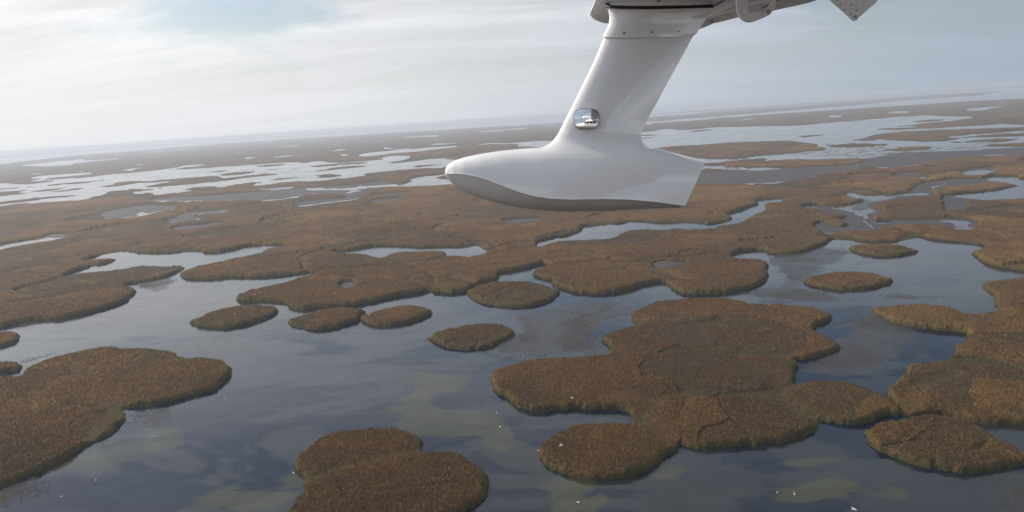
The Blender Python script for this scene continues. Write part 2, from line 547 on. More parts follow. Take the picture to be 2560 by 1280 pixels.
MARSH_WATER = [
    "g -100,570 0,560 250,510 500,475 650,480 580,495 430,515 250,545 0,582 -100,600",
    "E 95,318 300,308 400,285 500,270 690,270 780,284 880,292 720,302 620,322 510,346 430,325 250,322",
    "E 1080,285 1200,280 1370,262 1400,290 1480,318 1400,340 1290,342 1180,336 1140,300",
    "E 690,268 880,284 1080,278 1210,276 1150,302 1060,300 900,304 740,302",
    "F 120,215 150,180 250,155 420,125 460,100 450,75 560,68 700,58 860,36 900,43 960,52 1200,48 1340,64 1300,77 1080,80 870,82 720,95 690,130 600,147 480,160 300,162 180,182",
    "I -20,1070 50,1060 150,1080 230,1076 370,1058 400,1038 390,1012 370,1000 560,948 600,922 617,945 645,956 500,1002 450,1042 350,1068 250,1082 130,1100 -20,1097",
    "I 585,896 650,888 750,890 745,902 600,908",
    "I 930,942 990,929 1060,938 1095,946 980,953",
    "h -40,596 60,600 240,608 330,588 470,566 530,535 548,512 350,440 352,425 372,424 480,460 560,463 780,457 1000,443 1130,428 1250,422 1430,443 1200,452 960,460 880,490 800,512 650,527 600,570 575,610 620,640 725,660 600,682 550,720 560,770 645,887 590,874 535,800 480,725 430,700 330,655 100,615",
    "h 1560,452 1700,450 1850,418 2100,403 2230,393 2300,378 2560,338 2720,320 2720,470 2560,474 2300,494 1900,499 1750,484",
    "h 2070,267 2150,203 2400,203 2420,233 2560,238 2720,250 2720,300 2560,292 2400,272 2200,270",
    "h 1820,155 1950,138 2135,123 2100,147 2020,162 1980,182 1850,182",
    "h 645,788 700,774 900,782 1035,792 870,803 720,828 650,808",
    "h 1445,792 1540,765 1610,740 1700,768 1800,783 1925,795 1900,808 1815,830 1835,864 1730,860 1680,822 1600,803",
    "h 1370,352 1480,320 1590,278 1615,280 1490,338 1390,368",
    "c 1800,862 1910,815 1940,800 1900,780 2060,740 2400,695 2700,650 2900,800 2700,840 2480,850 2150,867 1850,876",
    "c 240,945 330,920 420,922 520,916 600,932 760,920 830,928 1000,915 1080,893 1250,884 1500,867 1820,858 1830,874 1500,886 1250,903 1050,938 950,948 800,942 700,946 560,944 400,949",
    "c 870,980 940,966 1080,953 1122,965 1000,976 930,993 870,991",
    "g 1535,218 1600,190 1690,178 1620,214",
]
MUD = [
    "b 60,1150 300,1110 620,1110 1300,1070 1800,1020 2560,950 c 250,905 800,880 1100,860 1430,800 1520,835 1700,855 1250,880 1100,930 1180,970 1050,1045 800,1085 700,1095 1000,1040 800,985 200,985 150,1030 0,1040 b 2080,1150 1800,1120 1300,1150",
    "g 1150,195 1500,128 1700,108 2010,122 1900,155 1650,192 1440,242 1250,244",
    "h -40,594 240,596 470,560 760,455 1130,425 1430,440 880,495 640,535 560,610 740,660 560,700 560,770 680,815 700,850 640,892 250,887 380,850 395,808 200,762 340,735 360,712 300,660 -40,640",
    "h 1120,432 1140,398 1300,300 1530,268 1600,248 2100,238 2090,265 1870,290 1380,360 1290,400 1300,440",
    "h 1620,480 1750,500 1780,600 1650,640 1560,620 1600,570",
    "h 640,782 900,772 1450,782 1620,738 1930,790 1800,830 1500,800 900,800 700,830",
    "I 100,768 150,676 350,670 550,686 900,654 1160,644 1420,636 1000,692 900,735 750,747 640,757 300,768",
    "I 1385,596 1560,566 1700,541 1900,536 2150,526 2560,504 2720,500 2720,560 2560,557 2350,545 2100,570 1880,592 1750,622 1470,648",
    "F 960,350 1010,322 1070,330 1190,335 1100,352 990,362",
    "g 2000,352 2250,340 2500,298 2500,322 2150,368 2010,374",
    "g 2070,225 2150,192 2400,175 2570,148 2570,170 2200,205 2110,232",
    "g 1960,285 2020,250 2120,250 2330,238 2200,262 1990,292",
    "g 520,455 600,440 730,435 680,462 640,472",
    "c 1250,1100 1450,1085 1700,1060 1700,1085 1500,1115",
    "c 1230,1020 1600,985 1900,970 1650,1010",
    "c 100,1158 400,1105 800,1078 1020,1035 950,1080 500,1125 250,1170",
    "h 1770,140 1850,125 2000,110 2160,92 2130,112 1900,145",
    "h 930,190 1050,165 1170,158 1180,180 1350,205 1000,200",
    "E 210,595 260,590 280,605 220,608",
    "E 1620,40 1800,25 1960,20 1900,45 1760,60",
    "b 1750,960 2100,940 2380,930 2300,950 1900,970",
    "I 2000,890 1990,860 2000,920 2020,960 2060,930",
    "I 1030,1060 1100,1090 1200,1105 1290,1080 1300,1060 1240,1100 1120,1120 1020,1090",
]
LAKE_BEDS = {
 'far_left': dict(outer=(
    "a -500,790 0,757 200,750 220,765 410,772 560,755 900,715 895,705 700,705 370,722 560,700 620,680 540,680 440,682 460,665 560,645 900,615 1150,600 1470,580 1550,592 "
    "1380,605 1130,635 850,650 770,680 725,695 800,697 1130,668 1260,652 1170,675 1300,670 1500,645 1750,610 2100,590 2320,560 2560,545 "
    "b 160,680 330,655 530,630 530,615 640,600 800,585 1080,575 900,595 640,620 530,655 600,662 900,645 1100,625 1500,600 1800,580 2100,555 2560,540 "
    "c 200,535 360,515 400,505 570,498 580,505 620,525 850,525 1000,515 1250,490 1420,480 1430,475 1370,460 1500,430 1640,415 1900,425 1900,440 1790,475 1560,510 1530,528 1600,535 1800,515 2010,490 2200,465 2560,440 "
    "O 1200,392 1280,382 1400,366 1470,340 1480,305 f 2420,165 1750,205 1100,240 550,280 c 2560,20 1900,50 1200,95 600,135 0,165 b 1800,210 1200,250 600,300 0,350 a 1700,270 1300,300 900,350 650,375 500,395 340,405 300,425 90,440 0,455 -500,490"),
    holes=["c 1060,430 1100,398 1300,368 1560,350 1640,325 1800,313 1860,306 1830,325 2050,303 2560,268 2600,290 2060,347 2000,362 1700,379 1500,399 1250,436",
           "c 1430,300 1480,288 1560,306 1640,322 1500,318",
           "f 1120,512 1230,488 1400,476 1250,480 1400,468 1600,478 1900,458 2120,436 2400,440 2400,560 2100,535 1950,522 1850,533 1770,522 1820,500 1780,488 1550,490 1400,482 1250,500",
           "f 460,497 560,478 660,472 700,483 880,463 830,483 650,496 480,503",
           "f 0,400 90,380 350,360 560,350 605,368 540,376 350,374 200,388",
           "f 1100,320 1280,296 1400,283 1600,268 1750,253 1830,242 1985,238 1900,258 1780,272 1750,264 1500,292 1300,308",
           "f 1030,414 1110,406 1105,420", "f 2090,227 2400,193 2400,211 2150,221",
           "c 655,347 700,338 820,322 885,326 880,337 700,353", "c 720,410 880,393 925,410 880,428 800,428 830,412",
           "b 2140,300 2300,288 2520,277 2490,294 2250,305", "b 2030,472 2150,453 2410,430 2400,444 2100,472",
           "b 1580,483 1650,468 1820,466 1700,487 1665,501 1650,488", "b 1430,408 1640,383 1500,411", "b 1268,411 1340,402 1300,416",
           "b 465,352 750,308 640,343 500,355", "b 0,402 330,368 280,385 0,408", "b 2050,425 2140,412 2130,425",
           "a 300,472 500,450 740,430 800,410 950,400 1200,380 1410,356 1300,382 1450,390 1700,370 1900,353 1912,367 1700,388 1400,408 1390,428 1350,427 1250,432 1170,442 1160,460 950,478 650,488 500,481",
           "a 1920,547 2100,518 2335,498 2150,532 2090,563 2030,552", "a 2050,468 2350,446 2230,468", "a 1198,574 1380,558 1290,578",
           "a 30,658 200,633 100,655", "a 400,617 800,580 560,615"]),
 'far_right': dict(outer=(
    "O 1500,340 d 0,590 150,575 300,545 380,535 400,545 520,550 515,560 700,553 1000,520 1180,520 1400,515 1800,500 1850,508 2200,495 "
    "e 0,650 160,640 200,630 250,635 490,615 500,605 850,585 870,570 1050,570 1250,555 1380,550 1500,560 1650,565 1940,565 1940,580 1800,595 1550,625 1300,642 1180,662 960,683 955,692 "
    "1150,688 1240,692 1100,702 800,710 680,720 665,734 800,738 1200,722 1500,714 1640,694 1900,690 2230,665 2300,655 2440,670 2560,672 O 2800,302 2800,236 "
    "e 2560,335 1800,370 1300,410 900,430 400,465 0,490 d 1700,345 1430,370 1080,390 900,420 600,430 320,455 180,465 240,487 50,480 O 1500,312"),
    holes=["e 45,577 70,556 190,553 242,570 180,585 70,585", "e 790,522 920,500 1060,498 1080,511 1132,514 1000,531 900,531",
           "e 1800,482 1830,468 2060,447 2305,437 2290,452 2100,470 2080,488 1880,498", "d 1345,427 1450,403 1555,398 1500,415 1360,431"]),
 'far_strip': dict(outer=(
    "O 1500,303 d 60,392 400,357 450,367 560,362 900,322 1500,272 2000,237 e 0,405 420,375 620,365 850,345 1100,325 1300,320 1500,305 1900,278 2070,273 "
    "2070,283 1850,306 1500,331 1100,356 600,396 450,421 0,456 d 1430,345 940,385 500,417 320,437 50,452 O 1500,312"), holes=[]),
 'horizon': dict(outer=(
    "O -400,426 0,395.5 400,363.5 760,339.5 1000,321.5 1400,295.5 1628,278 1850,262 2060,248 2226,239 2353,231 2560,219 2900,197 "
    "2900,184.5 1280,296.5 -400,412"), holes=[]),
 'horizon_strip': dict(outer="O 1560,290 1800,272 2060,254 2300,238 2480,229 2500,232 2300,242 2060,258 1800,276", holes=[]),
}
# name key: outline, label, group
ISLANDS = [
 ("B 270,920 290,870 400,765 500,715 640,680 800,668 960,675 1040,690 1120,745 1145,790 1140,825 1250,835 1340,835 1440,860 1520,910 1580,960 1615,1040 1615,1100 1580,1170 1530,1230 1440,1280 "
  "1300,1340 1000,1400 600,1420 300,1380 185,1290 200,1240 280,1140 320,1070 370,1045 290,1010 268,960",
  'two-lobed russet reed island at the middle of the bottom edge', 'near'),
 ("A 1590,300 1603,345 1560,390 1480,430 1350,470 1200,510 1020,545 880,560 830,560 860,590 860,650 800,710 740,755 640,805 540,850 430,930 300,990 200,1040 80,1080 0,1120 -250,1190 -300,900 -300,340 0,322 "
  "170,312 165,290 200,250 330,200 480,160 620,135 790,112 900,125 1050,122 1180,145 1270,180 1310,200 1400,190 1490,195 1550,220 1570,260",
  'largest reed island on the left, cut by the bottom left edge of the photo', 'near'),
 ("A -100,215 0,218 60,215 110,220 130,240 165,262 150,290 100,300 0,312 -100,318",
  'small dark reed island squeezed against the large bottom left island', 'near'),
 ("G -100,785 0,790 60,785 110,800 145,835 140,870 90,895 0,920 -100,945",
  'small reed island cut by the left edge above the large left island', 'near'),
 ("G 1420,735 1430,710 1470,675 1560,640 1640,610 1750,595 1880,583 1990,590 2050,610 2080,645 2050,680 1980,705 1900,730 1780,765 1640,772 1500,765 1440,750",
  'dark oval reed island, leftmost of the row of three in mid water', 'near'),
 ("G 2155,725 2170,690 2260,650 2400,615 2560,600 E 200,790 330,805 395,835 375,860 350,885 340,930 250,955 150,990 0,1005 G 2400,785 2250,780 2170,755",
  'oval reed island, middle one of the row of three in mid water', 'near'),
 ("E 350,905 370,870 480,835 620,800 750,778 850,773 920,795 985,840 980,870 900,910 800,945 650,975 500,985 400,960 355,930",
  'orange brown oval reed island, right end of the row of three', 'near'),
 ("E 965,1070 1000,1035 1100,990 1250,955 1450,935 1600,940 1670,965 1740,1020 1725,1050 1640,1110 1540,1165 1380,1192 1240,1190 1100,1160 1010,1120 965,1090",
  'oval reed island with green rim beside the dark weedy shallows', 'near'),
 ("E 1310,685 1330,645 1400,600 1500,575 1620,567 1760,567 1900,570 1990,590 2060,620 2110,660 2140,690 2100,730 2000,770 1880,800 1740,810 1600,805 1480,785 1400,755 1340,725",
  'broad oval reed island set against the marsh right below the float', 'near'),
 ("C 65,535 90,490 150,460 250,428 400,420 560,415 700,400 740,380 690,345 675,320 720,280 800,250 900,235 850,225 835,195 860,150 950,110 1100,92 1280,85 1400,95 1500,115 1600,120 1766,130 "
  "D 200,350 300,360 370,385 400,425 330,450 300,465 350,470 400,510 440,545 400,575 300,600 200,608 240,625 225,660 200,690 240,680 350,675 450,680 530,700 600,740 660,790 715,822 690,838 600,850 560,870 500,890 420,888 320,865 320,900 290,935 "
  "200,970 100,985 20,990 C 1400,935 1250,940 1130,925 1090,900 1090,940 1060,960 1000,980 1000,1010 930,1045 850,1090 720,1110 600,1105 500,1075 400,1040 340,990 320,960 330,910 370,850 450,810 550,780 700,770 850,770 "
  "845,740 800,715 650,710 550,700 400,720 300,725 220,705 170,680 150,640 100,620",
  'great many-lobed reed island with a narrow cove on its left side', 'near'),
 ("D 1055,265 1110,240 1244,225 1450,225 1450,900 1244,893 1090,890 1000,872 880,852 740,846 690,838 640,765 630,735 680,690 730,650 735,605 800,585 940,572 935,530 1000,510 1015,490 960,475 900,475 820,468 700,450 640,430 590,395 568,378 600,360 "
  "700,348 830,347 950,372 1020,392 1140,372 1120,345 1130,325 1080,295",
  'huge olive brown reed island running off the right edge of the photo', 'near'),
 ("D 540,930 550,890 600,860 700,838 800,826 900,840 1000,855 1060,882 1090,905 1130,940 1200,965 1244,1000 1300,1050 1244,1075 1150,1095 1060,1105 900,1100 820,1080 700,1055 640,1030 580,1000 545,960",
  'rounded reed island with a dark hollow in the bottom right corner', 'near'),
 ("D 255,250 270,235 320,215 450,204 580,207 640,230 665,250 640,270 560,288 480,297 380,290 300,272",
  'isolated oval reed island in the middle of the right-hand lagoon', 'near'),
 ("D 468,105 500,88 600,80 700,83 760,105 778,120 740,135 650,147 560,143 490,125",
  'small golden reed island at the top of the right-hand lagoon', 'near'),
 # the far lake on the left
 ("a 690,798 700,785 900,755 1160,725 1400,715 1650,690 1705,700 1650,712 1450,735 1250,765 1170,768 1000,772 800,797", 'long narrow reed island high in the left lake, above the two small ovals', 'far'),
 ("a 530,880 560,865 750,838 950,822 1035,830 950,850 750,877 570,887", 'left one of two small overlapping oval islands in the left lake', 'far'),
 ("a 845,888 870,872 1000,850 1200,828 1300,828 1322,838 1200,862 1000,887 870,895", 'right one of two small overlapping oval islands in the left lake', 'far'),
 ("a -300,1050 0,1035 250,1020 430,995 700,955 1000,935 1220,925 1250,935 1330,938 1200,952 1000,977 700,1002 450,1037 200,1067 0,1084 -300,1100", 'longest reed strip lying along the near shore of the left lake', 'far'),
 ("a -300,800 0,793 150,778 270,776 268,787 100,802 -300,825", 'uppermost thin reed islet at the left edge of the far lake', 'far'),
 ("a 50,825 300,812 480,799 498,808 400,822 200,847 -300,868 -300,838", 'second thin reed islet from the top at the left edge', 'far'),
 ("a -300,895 0,885 300,855 430,853 432,864 330,885 250,902 300,895 500,888 518,900 400,917 200,942 40,952 -300,965", 'forked blue-grey reed island at the left edge of the far lake', 'far'),
 ("a -300,978 0,970 152,966 100,987 -300,1005", 'tiny reed islet at the left edge just above the long strip', 'far'),
 ("a 1620,805 1650,790 1860,765 1870,745 1950,720 2200,703 2300,713 2560,693 b 240,820 550,790 1060,758 1150,763 1200,790 1240,795 1500,760 1900,715 1990,718 2145,735 2130,747 1950,762 1700,787 1300,832 900,882 450,927 70,947 55,930 100,905 240,880 520,837 400,842 0,872 "
  "a 2200,747 2170,752 1950,787 1700,812 1630,814", 'longest forked reed island winding through the middle of the left lake', 'far'),
 ("b 1010,708 1030,695 1200,670 1350,658 1412,668 1300,687 1100,711", 'slim reed islet by itself in the open middle of the left lake', 'far'),
 ("b 1425,690 1450,675 1600,655 1740,647 1768,657 1650,674 1450,692", 'small upper reed islet above the plumper oval one in the lake', 'far'),
 ("b 1255,745 1265,725 1400,700 1650,681 1755,690 1740,707 1600,737 1450,757 1280,762", 'plump oval reed islet above the forked island in the lake', 'far'),
 ("b 1790,690 1850,670 2000,655 2100,649 2122,658 2000,677 1850,692", 'small reed islet at the left end of the floating clumps', 'far'),
 ("b 1830,607 1850,590 2000,571 2150,564 2235,572 2200,592 2050,607 1870,620", 'small oval reed islet close to the upper shore of the left lake', 'far'),
 ("b 2025,826 2060,805 2200,785 2400,767 2525,775 2530,785 2400,802 2200,827 2050,835", 'oval reed islet just off the lower shore, below the floating clumps', 'far'),
 ("c 358,580 400,560 600,540 900,520 1150,511 1213,520 1150,537 850,552 600,582 380,590", 'thin upper one of the two long islets left of the float bow', 'far'),
 ("c 440,652 480,630 640,605 700,585 900,567 1150,564 1215,575 1100,592 850,617 600,647 460,661", 'lower one of the two long islets left of the float bow', 'far'),
 ("c 400,722 480,705 600,690 700,695 812,715 780,732 650,752 540,758 460,754 530,735", 'two-part reed islet hugging the lake shore left of the float', 'far'),
 ("c 1910,582 1960,560 2150,541 2330,540 2345,550 2200,572 1950,592", 'lone reed islet directly left of the float bow', 'far'),
 ("c 2270,757 2300,733 2380,708 2600,698 2620,790 2400,775 2300,771", 'reed islet half hidden behind the float bow', 'far'),
 ("c 2400,464 2450,444 2560,438 2640,440 2640,475 2450,473", 'reed islet touching the top of the float bow', 'far'),
 # the far lake on the right
 ("d 80,797 400,770 850,740 1400,705 1850,688 2010,690 2150,715 2380,745 2300,770 2470,790 2440,832 2270,832 2100,862 1900,882 1600,902 1350,937 1050,942 870,940 600,930 -300,930 -300,830", 'broad reed island right behind the stern of the float', 'far'),
 ("d 840,1037 870,980 1100,970 1350,937 1620,925 1700,940 1600,967 1850,945 2100,925 2200,930 2250,945 e 200,1095 420,1090 540,1100 562,1115 500,1150 470,1162 380,1182 200,1197 0,1202 d 2100,1060 1850,1068 1720,1058 1650,1052 1360,1067 1480,1042 1280,1048 1060,1043 1200,1014 1050,1028",
  'long ragged reed island below the broad one at the stern', 'far'),
 ("d 760,1118 830,1063 1000,1058 1080,1070 1103,1085 1040,1108", 'small reed islet touching the lower corner of the float stern', 'far'),
 ("d 693,577 720,561 850,547 940,546 962,555 850,574 720,583", 'small oval islet off the upper shore of the right lake', 'far'),
 ("d 2128,642 2150,627 2300,613 2430,611 2458,622 2350,642 2200,653", 'single oval islet in the open middle of the right lake', 'far'),
 ("d -300,622 190,613 218,622 180,637 -300,645", 'upper one of two slim islets beside the trailing edge of the strut', 'far'),
 ("d -300,658 150,651 170,660 100,673 -300,680", 'lower one of two slim islets beside the trailing edge of the strut', 'far'),
 ("e 1148,632 1180,615 1350,601 1480,598 1535,610 1450,627 1300,638", 'slim islet inside the narrow bay of the right lake', 'far'),
 ("e 570,830 650,790 900,760 1250,735 1650,725 2000,715 2560,690 2800,686 2800,735 2560,750 2300,765 2000,785 1740,810 1530,825 1640,830 1750,825 1900,802 2560,763 2800,755 2800,808 2560,815 2300,825 2030,835 1900,835 1780,840 1600,870 1300,887 1080,882 970,882 980,870 760,862 740,850 650,867 400,877 368,862 450,845",
  'largest grey reed island on the right, running off the edge', 'far'),
 ("e 1610,897 1700,885 1900,860 2050,845 2250,833 2450,838 2502,855 2400,877 2200,887 2000,893 1850,903 1750,895", 'thin ragged island below the largest grey one on the right', 'far'),
 ("e 1940,938 2050,920 2200,905 2560,883 2800,876 2800,935 2560,947 2400,953 2200,948 2000,943", 'dark reed strip at the right edge just above the mud', 'far'),
 ("e 30,942 130,915 300,903 600,903 840,906 873,918 750,937 450,958 200,961 100,952", 'long oval island at the left end of the floating clumps, right lake', 'far'),
 ("e 720,1003 830,975 1000,950 1200,941 1330,943 1388,965 1300,987 1100,1003 850,1009", 'olive oval island lying in the middle of the floating clumps', 'far'),
]
SEAMS = {9: ["C 850,228 1000,238 1270,225 1500,245 1700,240", "C 740,382 1000,388 1250,380 1450,395 1700,405", "C 850,770 1000,640 1200,600 1350,620 1500,610", "D 0,742 100,742 200,700",
             "D 130,742 180,800 280,850 320,868", "C 1090,900 1000,860 900,790 850,760"],
         10: ["D 735,607 900,598 1050,605 1244,625", "D 935,560 1000,575 1100,580", "D 1120,345 1100,380 1020,395", "D 700,812 760,700 900,660"],
         1: ["A 830,560 700,520 560,500 420,560", "A 480,260 620,290 800,270 1000,250", "A 860,600 760,570 680,640 600,760"], 0: ["B 370,1045 600,960 850,900 1140,825"]}
HOLLOWS = {9: ["C 1270,230 1310,203 1370,212 1365,235 1300,243"],
           11: ["D 962,1022 1010,1005 1050,975 1075,965 1092,985 1070,1015 1010,1030", "D 605,930 640,945 700,975 720,985 660,975 615,955"]}

CREASES = ["O 455,530 500,527 560,520 635,508", "O 395,562 425,552 455,546", "O 648,527 720,517 850,502 910,492", "O 560,572 610,562 690,560 720,552 752,545",
           "O -20,688 60,668 130,655", "O -20,760 80,747 150,737", "O 205,716 262,710", "O 140,642 200,636 320,620 330,612", "O 60,620 200,600 280,590", "O 820,667 900,668 1000,657 1080,648 1120,640",
           "O 580,640 640,625 720,612 800,608 850,615", "O 940,640 1000,652 1090,650", "O 980,560 1100,548 1180,552", "O 1250,560 1320,548 1400,542", "O 860,588 940,570 1040,566", "O 1480,560 1560,548 1640,556 1800,548",
           "O 1190,600 1200,620 1260,626 1340,615", "O 1380,648 1460,640 1560,652 1640,655", "O 1520,600 1600,590 1700,594", "O 1560,655 1700,640 1800,632", "O 1700,700 1660,680 1560,672 1440,676",
           "O 1180,705 1120,690 1000,700 880,690", "O 720,690 820,672 900,676", "O 860,720 960,705 1060,708", "O 1880,450 1960,462 2060,470 2180,468", "O 1900,500 1990,488 2080,492 2130,476",
           "O 2080,580 2130,575 2138,560", "h 0,752 250,745 350,722", "h 80,962 400,1010 700,1030 1000,1020 1150,945", "h 1040,900 1200,935 1340,930", "h 20,930 60,950 320,975", "h 1050,345 1200,335 1290,305",
           "h 560,765 900,765 1300,745 1620,735", "h 400,430 700,445 1000,425 1130,395", "h 1340,1000 1600,1025 1850,1030 2050,1080", "h 1780,595 2000,610 2300,590 2500,560", "h 1750,640 2100,650 2560,700",
           "O 2000,420 2090,428 2180,420", "O 300,600 420,585 560,580", "O 100,560 200,548 340,540", "O 180,530 300,520 380,512", "O 1130,470 1300,500 1500,530 1700,520"]


def reeds_tag(o, label):
    return tag(o, label, 'reed island')

for i, (outline, label, where) in enumerate(ISLANDS):
    near = where == 'near'
    o = build_reeds('reed_island', outline, (), mat=M_REED, dents=HOLLOWS.get(i, ()), creases=SEAMS.get(i, ()), crease=1.7, seed=i + 2, height=2.6, k=0.55 if near else 0.5,
                    ka=0.9 if near else 1.0, lobe=44, ledge=.8, tufts=1.0 if near else 0, smooth=2, wob=1.0 if near else 0.7)
    reeds_tag(o, label)

o = build_reeds('reed_marsh', MARSH, MARSH_WATER + MUD, mat=M_REED, seed=77, height=3.1, k=0.5, ka=1.0, lobe=105, ledge=2.4, tufts=0.9, smooth=1, creases=CREASES, ledge_w=2.6, grow=1.0)
tag(o, 'wide brown reed marsh crossed by channels in the middle distance', 'marsh', kind='stuff')
for key, label in (('far_left', 'hazy reed marsh with thin ponds beyond the left lake'), ('far_right', 'hazy reed marsh beyond the right lake'),
                   ('far_strip', 'thin hazy strip of reeds beyond the right channel'), ('horizon', 'faint line of land along the horizon'),
                   ('horizon_strip', 'faint sliver of reeds near the horizon on the right')):
    v = LAKE_BEDS[key]
    o = build_reeds('far_reed_marsh', v['outer'], v['holes'], mat=M_REED, seed=90, height=2.2, k=0.4, ka=1.2, lobe=160, tufts=0, smooth=1, wob=1.0, open_=1.0, ledge=.25)
    tag(o, label, 'marsh', kind='stuff')

# ------------------------------------------------------------------ water and mud
ALGAE = ["B 900,440 1020,380 1180,330 1280,400 1440,340 1440,400 1370,480 1400,550 1500,600 1650,700 1720,800 1800,880 1948,960 1800,980 1650,940 1540,850 1400,810 1370,720 1280,680 1180,560 1100,500",
         "B 1720,1140 1948,1040 2100,1080 2050,1280 1850,1230", "B 230,740 330,700 340,780 260,790", "A 1740,1030 1820,900 1948,860 2100,900 2000,1060",
         "C 130,1190 180,1120 400,1100 700,1150 750,1250 500,1290 250,1290", "C 1180,1050 1400,1030 1440,1100 1200,1125", "D 900,290 1050,258 1100,300 950,332",
         "C -50,800 60,790 120,900 200,990 150,1060 40,1000", "D 300,1180 600,1160 700,1230 500,1280 300,1270", "D 200,1060 500,1030 520,1080 260,1100",
         "A 900,700 1100,660 1150,760 950,860 600,1000 400,1060 500,940", "A 1300,1180 1700,1060 1900,1130 1700,1280 1300,1280", "B -60,1180 120,1100 160,1200 60,1280 -60,1280"]
WEED = ["C 100,210 400,165 560,142 800,130 850,180 830,220 700,280 680,350 720,390 400,415 250,420 100,470 190,290",
        "A 850,560 1200,520 1250,540 1050,640 860,710 760,760 860,650", "A 430,980 600,830 700,840 690,890 450,1000",
        "A -200,1180 250,1050 350,1070 300,1140 150,1220 0,1290 -200,1300", "D 380,400 560,350 640,440 900,560 740,640 600,720 400,660 230,660 240,610 440,560",
        "D 60,130 450,90 470,140 300,190 250,260 300,320 700,335 1000,325 1100,350 700,300 200,345 0,345 0,300 200,290 110,200",
        "A 120,235 380,165 450,160 200,245", "A 1260,180 1400,155 1410,188", "G 880,460 1330,395 1300,440 1050,520 980,540", "G 0,775 260,725 300,735 120,785",
        "h 240,610 560,480 700,560 560,640 560,760 480,720 330,650", "D 1080,1115 1244,1085 1320,1290 1150,1300 1060,1210"]


def field(pts, polys, soft):
    v = np.full(len(pts), -1e9)
    pts = pts + np.stack([(fbm(pts[:, 0], pts[:, 1], 38, 101) - .5) * 42, (fbm(pts[:, 0], pts[:, 1], 38, 107) - .5) * 42], 1)
    for t_ in polys:
        v = np.maximum(v, sdf(pts, chaikin(ground(P(t_)), 2)))
    return np.clip(0.5 + v / soft, 0, 1)


az = np.concatenate([np.arange(-math.pi, -.8, .12), np.arange(-.8, .8, .003), np.arange(.8, math.pi, .12), [math.pi]])
rr = np.concatenate([[0.01, 60, 120], rows(170, 70000, 3.0)])
RR, AA = np.meshgrid(rr, az, indexing='ij')
X = (RR * np.sin(AA)).ravel(); Y = (RR * np.cos(AA)).ravel()
al = np.zeros(len(X)); we = np.zeros(len(X))
nearsel = (np.abs(AA.ravel()) < .8) & (RR.ravel() < 1300)
pts = np.stack([X, Y], 1)[nearsel]
al[nearsel] = field(pts, ALGAE, 16.0)
we[nearsel] = field(pts, WEED, 16.0)
n0, n1 = RR.shape
I = np.arange(n0 * n1).reshape(n0, n1)
q = np.stack([I[:-1, :-1], I[1:, :-1], I[1:, 1:], I[:-1, 1:]], -1).reshape(-1, 4)
me = mesh_from('water', np.stack([X, Y, np.zeros(len(X))], 1), q, [M_WATER], attrs={'algae': al, 'weed': we})
tag(link('water', me), kind='structure')


def build_mud(text, i):
    p = chaikin(ground(P(text)), 1)
    R = np.hypot(p[:, 0], p[:, 1]); A_ = np.arctan2(p[:, 0], p[:, 1])
    a_ = np.arange(A_.min() - .02, A_.max() + .02, 1.2 / PXR)
    r_ = rows(R.min() - 22, R.max() + 22, 0.8)
    G1, G2 = np.meshgrid(r_, a_, indexing='ij')
    x = (G1 * np.sin(G2)).ravel(); y = (G1 * np.cos(G2)).ravel()
    d = sdf(np.stack([x + (fbm(x, y, 20, 5) - .5) * 12, y + (fbm(x, y, 20, 6) - .5) * 12], 1), p) + 16
    z = np.clip(d / 30, -.2, .1) + (fbm(x, y, 15, 9) - .5) * .12 - 0.02
    # keep the surveyed creeks open
    wt_ = np.full(len(x), -1e9)
    for h_ in MARSH_WATER:
        wp = ground(P(h_))
        if wp[:, 0].min() > x.max() or wp[:, 0].max() < x.min() or wp[:, 1].min() > y.max() or wp[:, 1].max() < y.min():
            continue
        wt_ = np.maximum(wt_, sdf(np.stack([x + (fbm(x, y, 9, 5) - .5) * 9, y + (fbm(x, y, 9, 6) - .5) * 9], 1), wp))
    z = np.minimum(z, -wt_ * .05 + .02)
    m0, m1 = G1.shape
    J = np.arange(m0 * m1).reshape(m0, m1)
    f = np.stack([J[:-1, :-1], J[:-1, 1:], J[1:, 1:], J[1:, :-1]], -1).reshape(-1, 4)
    f = f[(z[f] > -.03).any(1)][:, ::-1]
    if not len(f):
        return
    o_ = link('mudflat', mesh_from('mudflat', np.stack([x, y, z], 1), f, [M_MUD]))
    tag(o_, kind='structure')


for i, t_ in enumerate(MUD):
    build_mud(t_, i)

# ------------------------------------------------------------------ sparse stems and floating clumps in the shallows
m_st, t, b = material('drowned_stems')
tint = t.n('ShaderNodeAttribute', attribute_name='tint').outputs['Fac']
t.put(b.inputs['Base Color'], t.mix(tint, (0.030, 0.026, 0.026), (0.085, 0.070, 0.055)))
b.inputs['Roughness'].default_value = .9


